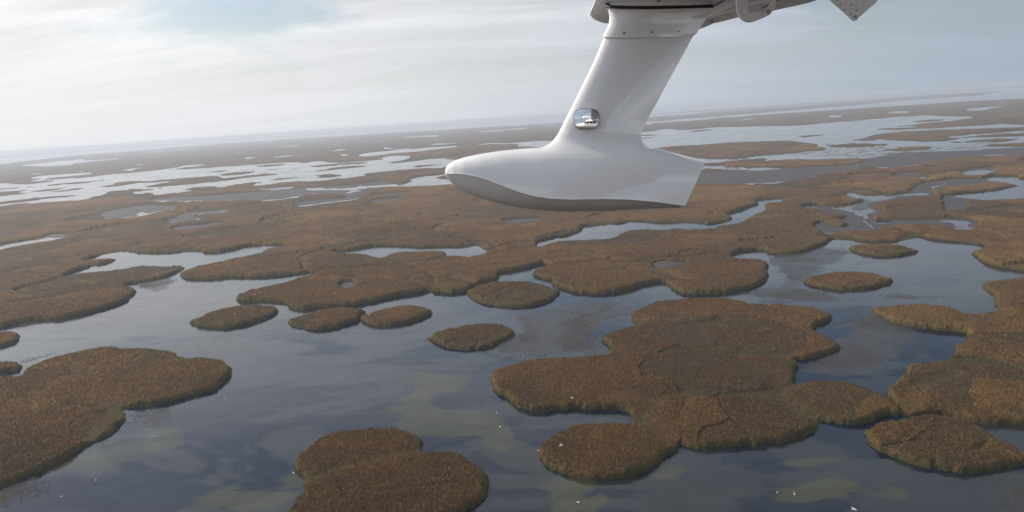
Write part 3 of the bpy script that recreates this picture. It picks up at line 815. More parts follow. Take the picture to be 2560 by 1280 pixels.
def scatter_stems(polys, name, label, per_px, seed, size=1.0, flat=False, thin=True):
    rng = np.random.default_rng(seed)
    res = []
    for t_ in polys:
        gp = chaikin(ground(P(t_)), 1)
        px = P(t_)
        lo, hi = px.min(0), px.max(0)
        n = int((hi[0] - lo[0]) * (hi[1] - lo[1]) * per_px)
        q_ = ground(np.stack([rng.uniform(lo[0], hi[0], n), rng.uniform(lo[1], hi[1], n)], 1))
        d = sdf(q_, gp)
        dens = fbm(q_[:, 0], q_[:, 1], 16, 3, 4)
        keep = rng.random(n) < np.clip((dens - .42) * 4 + .15, 0, 1) * np.clip(d / 14 + (dens - .5), 0, 1) if thin else d > 0
        res.append(q_[keep])
    p = np.concatenate(res)
    n = len(p)
    rb = np.hypot(p[:, 0], p[:, 1])
    yaw = rng.uniform(0, 6.28, n)
    if flat:
        wd = rng.uniform(.8, 3.5, n) * size; ht = rng.uniform(.15, .4, n)
    else:
        wd = (.03 + .00045 * rb) * rng.uniform(.5, 1.5, n) * size; ht = (.08 + .0003 * rb) * rng.uniform(.3, 1.4, n)
    k = 5 if flat else 3
    ring = []
    for j in range(k):
        a_ = yaw + j * 2 * math.pi / k
        rj = wd * (rng.uniform(.6, 1.3, n) if flat else 1)
        ring.append(np.stack([p[:, 0] + np.cos(a_) * rj * (1.8 if flat else 1), p[:, 1] + np.sin(a_) * rj, np.full(n, -.03)], 1))
    tip = np.stack([p[:, 0] + rng.normal(0, .2, n) * ht, p[:, 1], ht], 1)
    V = np.stack(ring + [tip], 1).reshape(-1, 3)
    bi = np.arange(n)[:, None] * (k + 1)
    F = np.concatenate([bi + np.array([[j, (j + 1) % k, k]]) for j in range(k)])
    o_ = link(name, mesh_from(name, V, F, [m_st], attrs={'tint': np.repeat(rng.random(n), k + 1)}))
    return tag(o_, label, 'water plants', kind='stuff')


scatter_stems(WEED[:10] + WEED[11:], 'drowned_stems', 'sparse dark stems standing in the shallow water between reed islands', .75, 5)
scatter_stems(["e -100,900 300,960 800,940 1400,960 2000,900 2300,900 2000,990 1500,1000 900,1080 500,1090 200,1080 -200,1060 -400,1040 -150,960",
               "c -400,620 0,610 430,600 420,640 -200,680", "d 870,945 1200,940 1650,940 1500,960 1000,975", "d 1050,1045 1400,1055 1300,1085 1080,1080"],
              'floating_clumps', 'scattered dark clumps of dead reed floating in the far lakes', .028, 8, size=1.6, flat=True, thin=False)

# reeds behind the flight path, seen only in the mirror
for a0, a1 in ((75, 176), (-176, -75)):
    aa = np.radians(np.linspace(a0, a1, 24))
    inner = 150 + 60 * np.sin(aa * 9); outer_ = 2500 + 400 * np.sin(aa * 5)
    wp = np.concatenate([np.stack([np.sin(aa) * inner, np.cos(aa) * inner], 1), np.stack([np.sin(aa) * outer_, np.cos(aa) * outer_], 1)[::-1]])
    o = build_reeds('reed_marsh', wp, (), mat=M_REED, seed=5, height=3.0, k=4, ka=6, tufts=0, smooth=1)
    tag(o, 'brown reed marsh behind the aircraft, seen in its small mirror', 'marsh', kind='stuff')

# ------------------------------------------------------------------ the seaplane
# metres in the aircraft's own axes: x aft, y outboard along the wing, z up; the aircraft flies slightly nose down and banked
AC_O = np.array([0.6, 5.0, 0.28])
M_AC = Matrix(((RIGHT[0], FWD[0], UP[0], 0), (RIGHT[1], FWD[1], UP[1], 0), (RIGHT[2], FWD[2], UP[2], H), (0, 0, 0, 1)))
plane = bpy.data.objects.new('seaplane', None)
COL.objects.link(plane)
plane.matrix_world = M_AC @ Matrix.Translation(Vector(AC_O))
tag(plane, 'white seaplane with its wing float hanging on a raked strut under the wing', 'seaplane')


def paint(name, col, rough=.16, coat=.6, spec=.5, metal=0.0, dirt=0.04):
    m, t, b = material(name)
    tcn = t.n('ShaderNodeTexCoord')
    n_ = t.noise(tcn.outputs['Object'], 2.5, 5, .6)
    n2_ = t.noise(tcn.outputs['Object'], 30, 4, .6)
    c_ = t.mix(t.ramp(n_, .35, .7), col, tuple(v * (1 - dirt) for v in col))
    c_ = t.mix(t.ramp(n2_, .62, .75, 0, .5), c_, tuple(v * (1 - 2 * dirt) for v in col))
    t.put(b.inputs['Base Color'], c_)
    t.put(b.inputs['Roughness'], t.ramp(n2_, .3, .7, rough, rough + .07))
    b.inputs['Coat Weight'].default_value = coat
    b.inputs['Coat Roughness'].default_value = .05
    b.inputs['Specular IOR Level'].default_value = spec
    b.inputs['Metallic'].default_value = metal
    return m


M_GEL = paint('white_gelcoat', (.88, .88, .885), rough=.15, coat=1.0)
M_HULL = paint('grey_white_hull', (.88, .86, .82), rough=.35, coat=.1)
M_WING = paint('wing_white', (.93, .93, .94), rough=.3, coat=.3, dirt=.03)
M_GREY = paint('grey_metal', (.36, .36, .35), rough=.5, coat=0, dirt=.12)
M_RUB = paint('black_rubber', (.018, .018, .018), rough=.6, coat=0)
M_DARK = paint('dark_fastener', (.03, .028, .027), rough=.5, coat=0)
M_SILV = paint('silver_plate', (.74, .73, .71), rough=.35, coat=0, metal=.0)
m_mir, t, b = material('mirror_glass')
b.inputs['Base Color'].default_value = (.93, .94, .95, 1)
b.inputs['Metallic'].default_value = 1
b.inputs['Roughness'].default_value = .01


def A(X, Y, d):
    return np.array([(X - 1280) / FPX * d, d, -(Y - 640) / FPX * d])


def part(name, verts, faces, mat, parent=None, smooth=True, angle=None):
    me = bpy.data.meshes.new(name)
    me.from_pydata([tuple(np.asarray(v) - AC_O) for v in verts], [], [tuple(int(i) for i in f) for f in faces])
    me.materials.append(mat)
    bm = bmesh.new(); bm.from_mesh(me)
    bmesh.ops.remove_doubles(bm, verts=bm.verts, dist=1e-5)
    bmesh.ops.recalc_face_normals(bm, faces=bm.faces)
    for f in bm.faces: f.smooth = smooth
    if angle:
        for e in bm.edges:
            if len(e.link_faces) == 2 and e.calc_face_angle(0) > math.radians(angle): e.smooth = False
    bm.to_mesh(me); bm.free()
    o = bpy.data.objects.new(name, me)
    COL.objects.link(o)
    o.parent = parent or plane
    return o


def loft(rings, closed=True, cap0=True, cap1=True):
    k = len(rings[0]); V = [p for r in rings for p in r]; F = []
    for i in range(len(rings) - 1):
        for j in range(k if closed else k - 1):
            F.append((i * k + j, i * k + (j + 1) % k, (i + 1) * k + (j + 1) % k, (i + 1) * k + j))
    if cap0: F.append(tuple(range(k)))
    if cap1: F.append(tuple((len(rings) - 1) * k + j for j in reversed(range(k))))
    return V, F


def smooth_interp(x, tab, wdt):
    xs = np.array([a_ for a_, _ in tab], float); ys = np.array([b_ for _, b_ in tab], float)
    ks = np.linspace(-1, 1, 9); wk = np.exp(-ks ** 2 * 2); wk /= wk.sum()
    return sum(wk[i] * np.interp(x + ks[i] * wdt, xs, ys) for i in range(9))


# float -----------------------------------------------------------------
D0 = 5.0
XS = np.concatenate([1112 + 50 * np.linspace(0, 1, 16) ** 2.0, np.linspace(1166, 1702, 60)])
T_TOP = [(1100, 433), (1112, 433), (1114, 421), (1120, 411), (1135, 402), (1160, 394), (1200, 385.5), (1250, 378), (1290, 374), (1330, 371), (1400, 367), (1500, 364), (1600, 368), (1640, 374), (1702, 390), (1760, 402)]
T_CH = [(1100, 434), (1112, 434), (1150, 434), (1180, 438), (1215, 447), (1250, 461), (1290, 477), (1330, 489), (1370, 495.5), (1420, 498), (1500, 496.5), (1560, 498), (1620, 503), (1660, 508), (1702, 514)]
T_KE = [(1100, 435), (1112, 435), (1116, 442), (1124, 452), (1136, 463), (1160, 478), (1190, 491), (1230, 504), (1280, 515), (1330, 523), (1390, 528), (1450, 528), (1530, 526), (1600, 522), (1660, 519), (1702, 517)]
T_W = [(1112, .0), (1114, .028), (1120, .05), (1135, .08), (1160, .115), (1200, .15), (1260, .185), (1350, .21), (1500, .21), (1620, .175), (1702, .13)]
ring_top = []; ring_bot = []
KT = 14
for X_ in XS:
    sm = 1.0 if X_ < 1170 else 12.0
    zt_ = -(smooth_interp(X_, T_TOP, sm) - 640) / FPX * D0
    w_ = float(smooth_interp(X_, T_W, sm)) if X_ > 1112 else .002
    zc_ = -(smooth_interp(X_, T_CH, 14.0) - 640) / FPX * (D0 - w_)
    zk_ = -(smooth_interp(X_, T_KE, sm) - 640) / FPX * (D0)
    zc_ = min(zc_, zt_ - .002); zk_ = min(zk_, zc_ - .002)
    x_ = (X_ - 1280) / FPX * D0
    u = max(0.0, (X_ - 1500) / 202.0)                      # the stern leans forward at the keel, the deck runs further aft
    zlo = -(516 - 640) / FPX * D0; zhi = -(400 - 640) / FPX * D0

    def xr(z_):
        return x_ + (u ** 1.0) * (56 / FPX * D0) * (z_ - zlo) / (zhi - zlo)
    if u > 0:                                              # deck line follows the aft position
        zt_ = -(smooth_interp(X_ + u * 54, T_TOP, 12.0) - 640) / FPX * D0
    e1 = .85 - .15 * u; e2 = .9 - .35 * u
    rt = []
    for j in range(-KT, KT + 1):
        th = j / KT * math.pi / 2
        y_ = math.copysign(w_ * abs(math.sin(th)) ** e1, th)
        z_ = zc_ + (zt_ - zc_) * abs(math.cos(th)) ** e2
        rt.append((xr(z_), D0 + y_, z_))
    wl = w_ - .004
    rb_ = []
    for j in range(-8, 9):
        v_ = abs(j) / 8
        z_ = zk_ + (zc_ - zk_) * (v_ ** 1.5) * .98
        rb_.append((xr(z_), D0 + math.copysign(wl * v_ ** .8, j), z_ - .0015 * (1 - v_)))
    ring_top.append(rt); ring_bot.append(rb_)
fl = plane
V, F = loft(ring_top, closed=True)
float_body = part('float_body', V, F, M_GEL, smooth=True, angle=38)
V, F = loft(ring_bot, closed=True)
part('hull_bottom', V, F, M_HULL, float_body, smooth=True, angle=38)
# spray rail along the chine, both sides
for sgn in (0, -1):
    pr = []
    for rt in ring_top[6:]:
        p = np.array(rt[sgn]); s_ = -1 if sgn == 0 else 1
        pr.append([p + np.array([0, s_ * a_, b_]) for a_, b_ in ((-.004, .002), (.0035, .0015), (.0035, -.003), (-.004, -.004))])
    V, F = loft(pr)
    part('spray_rail', V, F, M_GEL, float_body, smooth=False)


# strut -----------------------------------------------------------------
def foil(le, te, half, z, y0=D0, n=26, tilt=.42):
    ring = []
    ss = (1 - np.cos(np.linspace(0, math.pi, n))) / 2
    def th(s):
        return half * 2 * 5 * (.2969 * math.sqrt(s) - .126 * s - .3516 * s * s + .2843 * s ** 3 - .0986 * s ** 4)
    for s in ss: ring.append((le + (te - le) * s, y0 - th(s) - .0015, z - tilt * th(s)))
    for s in ss[::-1]: ring.append((le + (te - le) * s, y0 + th(s) + .0015, z + tilt * th(s)))
    return ring


def strut_rings(tab):
    rs = []
    for Y_, le, te, hf in tab:
        z_ = -(Y_ - 640) / FPX * D0
        rs.append(foil((le - 1280) / FPX * D0, (te - 1280) / FPX * D0, hf, z_))
    return rs


def dense(tab, n, sm=5):
    ys = np.linspace(tab[0][0], tab[-1][0], n); t_ = np.array(tab)
    o_ = t_[:, 0].argsort(); t_ = t_[o_]
    cols = [smooth_interp(ys, list(zip(t_[:, 0], t_[:, c_])), sm) for c_ in (1, 2, 3)]
    return list(zip(ys, *cols))


S_TAB = [(392, 1366, 1590, .068), (384, 1370, 1594, .068), (370, 1377, 1598, .068), (357, 1383.5, 1600, .068), (345, 1389.5, 1601.5, .068), (335, 1394.5, 1603, .068), (325, 1399.5, 1606, .068), (300, 1412, 1617, .067),
         (250, 1437, 1645, .066), (200, 1462, 1672, .064), (150, 1486, 1700, .062), (100, 1507, 1727, .061), (86, 1512, 1735, .061)]
RT = np.array(ring_top)                                    # stations x points x 3


def deck_z(x, y):
    """height of the float's upper shell at a place"""
    zc_col = []
    yy = abs(y - D0)
    zs = np.empty(len(RT)); xs_ = np.empty(len(RT))
    for i_ in range(len(RT)):
        r_ = RT[i_]; half_ = r_[KT:]                       # centre line to outboard chine
        zs[i_] = np.interp(yy, half_[:, 1] - D0, half_[:, 2]); xs_[i_] = np.interp(yy, half_[:, 1] - D0, half_[:, 0])
    return float(np.interp(x, xs_, zs))


st = np.array(S_TAB, float); st = st[st[:, 0].argsort()]


def contour(z):
    Y_ = 640 - z * FPX / D0
    le, te, hf = (np.interp(Y_, st[:, 0], st[:, c_]) for c_ in (1, 2, 3))
    return np.array(foil((le - 1280) / FPX * D0, (te - 1280) / FPX * D0, hf, z))


RF = .085
fil = []
for k_ in range(15):
    o_ = RF * (1 - k_ / 14)
    h_ = RF * (1 - math.sqrt(max(1 - (1 - o_ / RF) ** 2, 0)))
    zz = np.full(52, .70)
    for it in range(4):
        pts_ = []
        for i_ in range(52):
            c_ = contour(float(zz[i_]))
            tg = c_[(i_ + 1) % 52] - c_[i_ - 1]
            nrm_ = np.array([tg[1], -tg[0]]); nrm_ /= np.linalg.norm(nrm_) + 1e-9
            if np.dot(nrm_, c_[i_][:2] - c_[:, :2].mean(0)) < 0: nrm_ = -nrm_
            px_ = c_[i_][:2] + nrm_ * o_
            zz[i_] = deck_z(px_[0], px_[1]) + h_ + (.0006 if k_ else -.0025)
            pts_.append((px_[0], px_[1], zz[i_]))
    fil.append(pts_)
ztop = max(p[2] for p in fil[-1]) + .035
up_rings = []
for z_ in np.linspace(0, 1, 60):
    ztip = -(86 - 640) / FPX * D0
    zs_ = ztop + (ztip - ztop) * z_
    up_rings.append([tuple(p) for p in contour(float(zs_))])
V, F = loft(fil + up_rings)
strut = part('strut', V, F, M_GEL, smooth=True, angle=50)
F_TAB = [(91, 1506, 1732, .0645), (88, 1508, 1735.5, .0645), (84, 1509.5, 1741, .065), (70, 1517, 1750, .067), (55, 1522.5, 1759, .071), (40, 1523.5, 1768, .078), (28, 1521, 1774, .086), (20, 1518, 1779, .094), (16, 1515, 1781, .098)]
V, F = loft(strut_rings(dense(F_TAB, 30, 3)))
fairing = part('strut_fairing', V, F, M_GEL, smooth=True, angle=50)
G_TAB = [(19, 1513, 1782.5, .100), (16.5, 1512, 1783.5, .102), (13.5, 1512.5, 1783, .102), (11, 1514, 1781, .098)]
V, F = loft(strut_rings(G_TAB))
part('rubber_seal', V, F, M_RUB, smooth=True, angle=50)
U_TAB = [(13, 1522, 1777, .094), (8, 1526, 1775, .095), (0, 1536, 1767, .097), (-12, 1545, 1762, .10), (-40, 1556, 1760, .11)]
V, F = loft(strut_rings(U_TAB))
part('wing_fitting', V, F, M_WING, smooth=True, angle=50)
for sx, sy in ((1560, 82), (1630, 81), (1696, 79)):
    s_ = (sx - 1510) / 228.0
    yy = D0 - .066 * 2 * 5 * (.2969 * math.sqrt(s_) - .126 * s_ - .3516 * s_ ** 2 + .2843 * s_ ** 3 - .0986 * s_ ** 4) - .001
    c0 = A(sx, sy, yy)
    V, F = loft([[c0 + np.array([math.cos(a_) * .0055, dy_, math.sin(a_) * .0055]) for a_ in np.linspace(0, 2 * math.pi, 9)[:-1]] for dy_ in (.004, -.006)])
    part('screw', V, F, M_DARK, fairing, smooth=False)
# thin joint line between the strut and its fairing
V, F = loft(strut_rings([(92.2, 1505.5, 1731, .0652), (91.0, 1506, 1732, .0652)]))
part('joint_line', V, F, M_GREY, fairing, smooth=True, angle=50)

# convex mirror on the strut ---------------------------------------------
mc = A(1466.5, 297.5, D0 - .073)
nn = Vector((-.13, -.985, -.075)).normalized()
ux = Vector((1, 0, 0)); ux = (ux - nn * ux.dot(nn)).normalized()
uz = nn.cross(ux) * -1
if uz.z < 0: uz = -uz
RAD = .34; hw, hh = .077, .061


def mirror_shape(grow, off, flat=False):
    V = []; F = []; N = 24; K = 10
    for i in range(K + 1):
        for j in range(N):
            a_ = 2 * math.pi * j / N
            c_, s_ = math.cos(a_), math.sin(a_)
            e_ = 3.4
            r_ = (abs(c_) ** e_ + abs(s_) ** e_) ** (-1 / e_)
            f_ = i / K
            u_ = c_ * r_ * (hw + grow) * f_; v_ = s_ * r_ * (hh + grow) * f_
            sag = 0 if flat else math.sqrt(max(RAD ** 2 - u_ * u_ - v_ * v_, 0)) - RAD
            p = Vector(mc) + ux * u_ + uz * v_ + nn * (sag + off)
            V.append(tuple(p))
    for i in range(K):
        for j in range(N):
            F.append((i * N + j, i * N + (j + 1) % N, (i + 1) * N + (j + 1) % N, (i + 1) * N + j))
    return V, F


V, F = mirror_shape(0, .028)
mir = part('mirror', V, F, m_mir, strut, smooth=True)
V1, _ = mirror_shape(.0035, .0245)
rim = V1[-24:]
Fr = []; Vr = []
for k_, (g_, o_) in enumerate(((.0, .0265), (.0035, .0265), (.0035, -.03), (-.02, -.03))):
    Vr += mirror_shape(g_, o_)[0][-24:]
for k_ in range(3):
    for j in range(24):
        Fr.append((k_ * 24 + j, k_ * 24 + (j + 1) % 24, (k_ + 1) * 24 + (j + 1) % 24, (k_ + 1) * 24 + j))
part('mirror_rim', Vr, Fr, M_GREY, mir, smooth=False)


# wing --------------------------------------------------------------------
def wz(y):
    return .85 + .15 * y


def wing_ring(y, le, te, thick):
    ring = []
    n = 22; c_ = te - le
    ss = (1 - np.cos(np.linspace(0, math.pi, n))) / 2
    def th(s):
        return thick * 5 * (.2969 * math.sqrt(s) - .126 * s - .3516 * s * s + .2843 * s ** 3 - .0986 * s ** 4) * 2
    for s in ss: ring.append((le + c_ * s, y, wz(y) + min(.04, thick * .6) * max(0, 1 - s * 14) ** 2))
    for s in ss[::-1]: ring.append((le + c_ * s, y, wz(y) + .047 + .9 * th(s)))
    return ring


WR = [(-.6, .42, 2.0, .10), (1.0, .45, 1.98, .10), (3.0, .48, 1.93, .095), (4.0, .505, 1.88, .09), (4.87, .53, 1.78, .085), (5.3, .545, 1.66, .078), (5.55, .552, 1.60, .076),
      (5.66, .56, 1.57, .070), (5.78, .59, 1.53, .060), (5.86, .64, 1.50, .048), (5.92, .72, 1.46, .032), (5.945, .85, 1.4, .014)]
V, F = loft([wing_ring(y_, a_, b_, c_ * .7) for y_, a_, b_, c_ in WR])
wing = part('wing', V, F, M_WING, smooth=True, angle=40)


def strip(p0, p1, wdt, mat, nm, parent, drop=.004):
    p0 = np.array(p0, float); p1 = np.array(p1, float)
    d_ = (p1 - p0) / np.linalg.norm(p1 - p0); s_ = np.array([-d_[1], d_[0], 0]); s_ = s_ / (np.linalg.norm(s_) + 1e-9) * wdt
    V = []
    for p in (p0, p1):
        for a_, b_ in ((-1, 0), (1, 0), (1, -drop), (-1, -drop)): V.append(p + s_ * a_ + np.array([0, 0, b_]))
    F = [(0, 1, 5, 4), (1, 2, 6, 5), (2, 3, 7, 6), (3, 0, 4, 7), (0, 3, 2, 1), (4, 5, 6, 7)]
    return part(nm, V, F, mat, parent, smooth=False)


# aileron under the trailing edge with its gap and pushrods
al_v = []
for y_, x0, x1 in ((1.2, 1.50, 2.10), (3.0, 1.46, 2.04), (4.0, 1.42, 1.98), (4.95, 1.38, 1.86), (5.35, 1.35, 1.70), (5.45, 1.36, 1.62)):
    z_ = wz(y_)
    al_v.append([(x0, y_, z_ + .01), (x0 - .012, y_, z_ - .012), (x0, y_, z_ - .03), (x0 + .1, y_, z_ - .028), (x1, y_, z_ - .004), (x1, y_, z_ + .004), (x0 + .1, y_, z_ + .04)])
V, F = loft(al_v)
ail = part('aileron', V, F, M_WING, wing, smooth=True, angle=30)
for xo, y0_, y1_, dz_ in ((1.33, 3.2, 5.75, -.003), (.93, 3.5, 5.8, -.003), (1.62, 3.4, 5.0, -.028)):
    strip((xo, y0_, wz(y0_) + dz_), (xo - .04, y1_, wz(y1_) + dz_), .003, M_DARK, 'panel_seam', wing)


def tube(p0, p1, r, mat, nm, parent, k=10):
    p0 = Vector(p0); p1 = Vector(p1); d_ = (p1 - p0).normalized()
    a_ = d_.orthogonal().normalized(); b_ = d_.cross(a_)
    V, F = loft([[tuple(p + (a_ * math.cos(t_) + b_ * math.sin(t_)) * r) for t_ in np.linspace(0, 2 * math.pi, k + 1)[:-1]] for p in (p0, p1)])
    return part(nm, V, F, mat, parent, smooth=True, angle=40)


def plate(outline, d, thick, mat, nm, parent, hole=None):
    """a flat plate standing fore and aft, outline in survey points at depth d"""
    bm = bmesh.new()
    def addloop(pts):
        vs = [bm.verts.new(tuple(A(x, y, d) - AC_O)) for x, y in pts]
        return [bm.edges.new((vs[i], vs[(i + 1) % len(vs)])) for i in range(len(vs))]
    ed = addloop(outline)
    if hole: ed += addloop(hole)
    bmesh.ops.triangle_fill(bm, use_beauty=True, use_dissolve=False, edges=ed)
    g = bmesh.ops.extrude_face_region(bm, geom=list(bm.faces))
    for v in g['geom']:
        if isinstance(v, bmesh.types.BMVert): v.co.y += thick
    bmesh.ops.recalc_face_normals(bm, faces=bm.faces)
    me = bpy.data.meshes.new(nm); bm.to_mesh(me); bm.free()
    me.materials.append(mat)
    o_ = bpy.data.objects.new(nm, me); COL.objects.link(o_); o_.parent = parent
    return o_


def arc(cx, cy, rx, ry, a0, a1, n):
    return [(cx + rx * math.cos(math.radians(a)), cy + ry * math.sin(math.radians(a))) for a in np.linspace(a0, a1, n)]


def hinge(ox, oy, sc, d, k):
    f_ = lambda pts: [(ox + x * sc, oy + y * sc) for x, y in pts]
    outer = f_([(0, -40), (0, 20), (3, 32), (9, 42), (18, 49.5), (28, 53), (38, 53), (52, 48), (72, 40), (84, 34), (91, 24), (98.5, 7.5), (97, -2), (90, -10), (82, -8), (85, 2), (60, 7), (34, 14), (28, 10), (26, 0), (26, -40)])
    hole = f_([(28, 18), (34, 15.5), (60, 10), (84, 4.5), (80, 14), (75, 24), (60, 28), (40, 33), (32, 32), (27, 26)])
    o_ = plate(outer, d, .022, M_SILV, 'hinge_bracket', wing, hole)
    c0 = A(ox + 79 * sc, oy + 29.5 * sc, d)
    tube(c0 + np.array([0, -.012, 0]), c0 + np.array([0, .034, 0]), .0105 * sc * d / 4.0, M_GREY, 'bolt', o_)
    c1 = A(ox + 62 * sc, oy + 36 * sc, d)
    strip((c1[0], d - .003, c1[2] - .022 * sc), (c1[0] + .001, d - .003, c1[2] + .022 * sc), .0015, M_GREY, 'bracket_joint', o_)
    return o_


hinge(1842.5, 0, 1.0, 4.0, 1)
hinge(1722, 33, .72, 5.5, 2)
tube(A(1765, 45, 5.5), A(1852, 20, 4.7), .009, M_SILV, 'push_rod', wing)
tube(A(1765, 52, 5.6), A(1830, 42, 5.5), .004, M_SILV, 'static_wick', wing)
tube(A(1828, 42.3, 5.5), A(1839, 40.8, 5.49), .006, M_DARK, 'static_wick', wing)
tube(A(1868, 12, 4.1), A(1942, -4, 4.0), .009, M_SILV, 'push_rod', wing)
# inboard hinge fairing, a tapering blade of two plates
o_ = plate([(1975, -100), (2078, 0), (2103, 22), (2123, 40), (2131, 48), (2137, 51), (2144, 48.5), (2149, 40), (2158, 5), (2166, -30), (2176, -100)], 3.0, .010, M_SILV, 'hinge_fairing', wing)
plate([(2178, -100), (2168, -30), (2160, 5), (2150.5, 41), (2172, 22), (2189, 8), (2196, -2), (2212, -30), (2230, -100)], 3.004, .010, M_SILV, 'hinge_fairing_tail', o_)
for bx, by, br in ((2138, 42, .0065), (2101, 12, .003), (2113, 24, .003), (2128, 13, .003), (2142, 25, .003), (2092, 0, .003), (2110, -8, .003), (2127, 35, .003)):
    c0 = A(bx, by, 3.0)
    tube(c0 + np.array([0, -.004, 0]), c0 + np.array([0, .002, 0]), br, M_GREY, 'rivet' if br < .005 else 'bolt', o_)

# fuselage, engine and propeller: behind the window, seen in the mirror -----------
def oval(x, cy, cz, ry, rz, n=24, low=1.0):
    r = []
    for a in np.linspace(0, 2 * math.pi, n + 1)[:-1]:
        c_, s_ = math.cos(a), math.sin(a)
        e_ = .8
        r.append((x, cy + math.copysign(abs(c_) ** e_, c_) * ry, cz + math.copysign(abs(s_) ** e_, s_) * rz * (low if s_ < 0 else 1)))
    return r


FU = [(-3.3, -.95, -.55, .05, .05), (-3.15, -.95, -.55, .22, .2), (-2.8, -.95, -.55, .42, .36), (-2.2, -.95, -.55, .62, .45), (-1.5, -.95, -.55, .74, .5), (-1.0, -.95, -.5, .8, .6), (-.6, -.95, -.3, .82, .85),
      (0, -.95, -.2, .83, .98), (1.2, -.95, -.2, .83, .98), (2.5, -.95, -.15, .72, .85), (4.5, -.95, .05, .4, .5), (6.5, -.95, .3, .12, .2)]
V, F = loft([oval(*r) for r in FU])
fus = part('fuselage', V, F, M_GEL, smooth=True, angle=60)
for x0, x1 in ((-.95, -.45), (-.35, .15), (.25, .75), (.85, 1.3)):
    z0, z1 = (.0, .42) if x0 > -.9 else (-.02, .3)
    cs = [(x0, z0), (x1, z0), (x1, z1), (x0 + (.25 if x0 < -.9 else .03), z1)]
    V = []
    for x_, z_ in cs: V.append((x_, -.118, z_))
    for x_, z_ in cs: V.append((x_, -.30, z_))
    part('window', V, [(0, 1, 2, 3), (7, 6, 5, 4), (0, 4, 5, 1), (1, 5, 6, 2), (2, 6, 7, 3), (3, 7, 4, 0)], M_DARK, fus, smooth=False)
NA = [(-1.45, -.9, 1.25, .16, .16), (-1.35, -.9, 1.25, .27, .27), (-1.0, -.9, 1.25, .34, .34), (-.2, -.9, 1.25, .36, .36), (.6, -.9, 1.2, .3, .3), (1.3, -.9, 1.15, .12, .14)]
V, F = loft([oval(*r) for r in NA])
nac = part('engine_nacelle', V, F, M_GEL, smooth=True, angle=60)
V, F = loft([oval(-1.72, -.9, 1.25, .02, .02, 12), oval(-1.62, -.9, 1.25, .09, .09, 12), oval(-1.47, -.9, 1.25, .13, .13, 12)])
part('spinner', V, F, M_GEL, nac, smooth=True, angle=60)
for k_ in range(3):
    a_ = math.radians(90 + 120 * k_)
    dr = np.array([0, math.cos(a_), math.sin(a_)]); ts = np.array([0, -math.sin(a_), math.cos(a_)])
    rs = []
    for r_, c_, tw in ((.1, .05, .9), (.3, .075, .7), (.6, .07, .45), (.88, .045, .3), (.95, .015, .28)):
        cc = np.array([-1.56, -.9, 1.25]) + dr * r_
        u_ = ts * math.cos(tw) + np.array([math.sin(tw), 0, 0]); v_ = np.array([.008, 0, 0])
        rs.append([cc - u_ * c_, cc + v_, cc + u_ * c_, cc - v_])
    V, F = loft(rs)
    part('propeller_blade', V, F, M_DARK, nac, smooth=False)

# ------------------------------------------------------------------ white birds on the lagoon
m_bird, t, b = material('white_feathers')
tcn = t.n('ShaderNodeTexCoord')
t.put(b.inputs['Base Color'], t.mix(t.ramp(t.noise(tcn.outputs['Object'], 6, 3), .4, .7), (.82, .82, .80), (.70, .69, .66)))
b.inputs['Roughness'].default_value = .8
m_beak, t, b = material('orange_beak')
tcn = t.n('ShaderNodeTexCoord')
t.put(b.inputs['Base Color'], t.mix(t.noise(tcn.outputs['Object'], 20, 2), (.55, .2, .03), (.35, .12, .02)))


def ring3(c, n, r, ry, k=10):
    n = Vector(n).normalized(); a_ = n.cross(Vector((0, 1, 0))); a_.normalize(); b_ = n.cross(a_)
    return [tuple(Vector(c) + a_ * math.cos(t_) * r + b_ * math.sin(t_) * ry) for t_ in np.linspace(0, 2 * math.pi, k + 1)[:-1]]


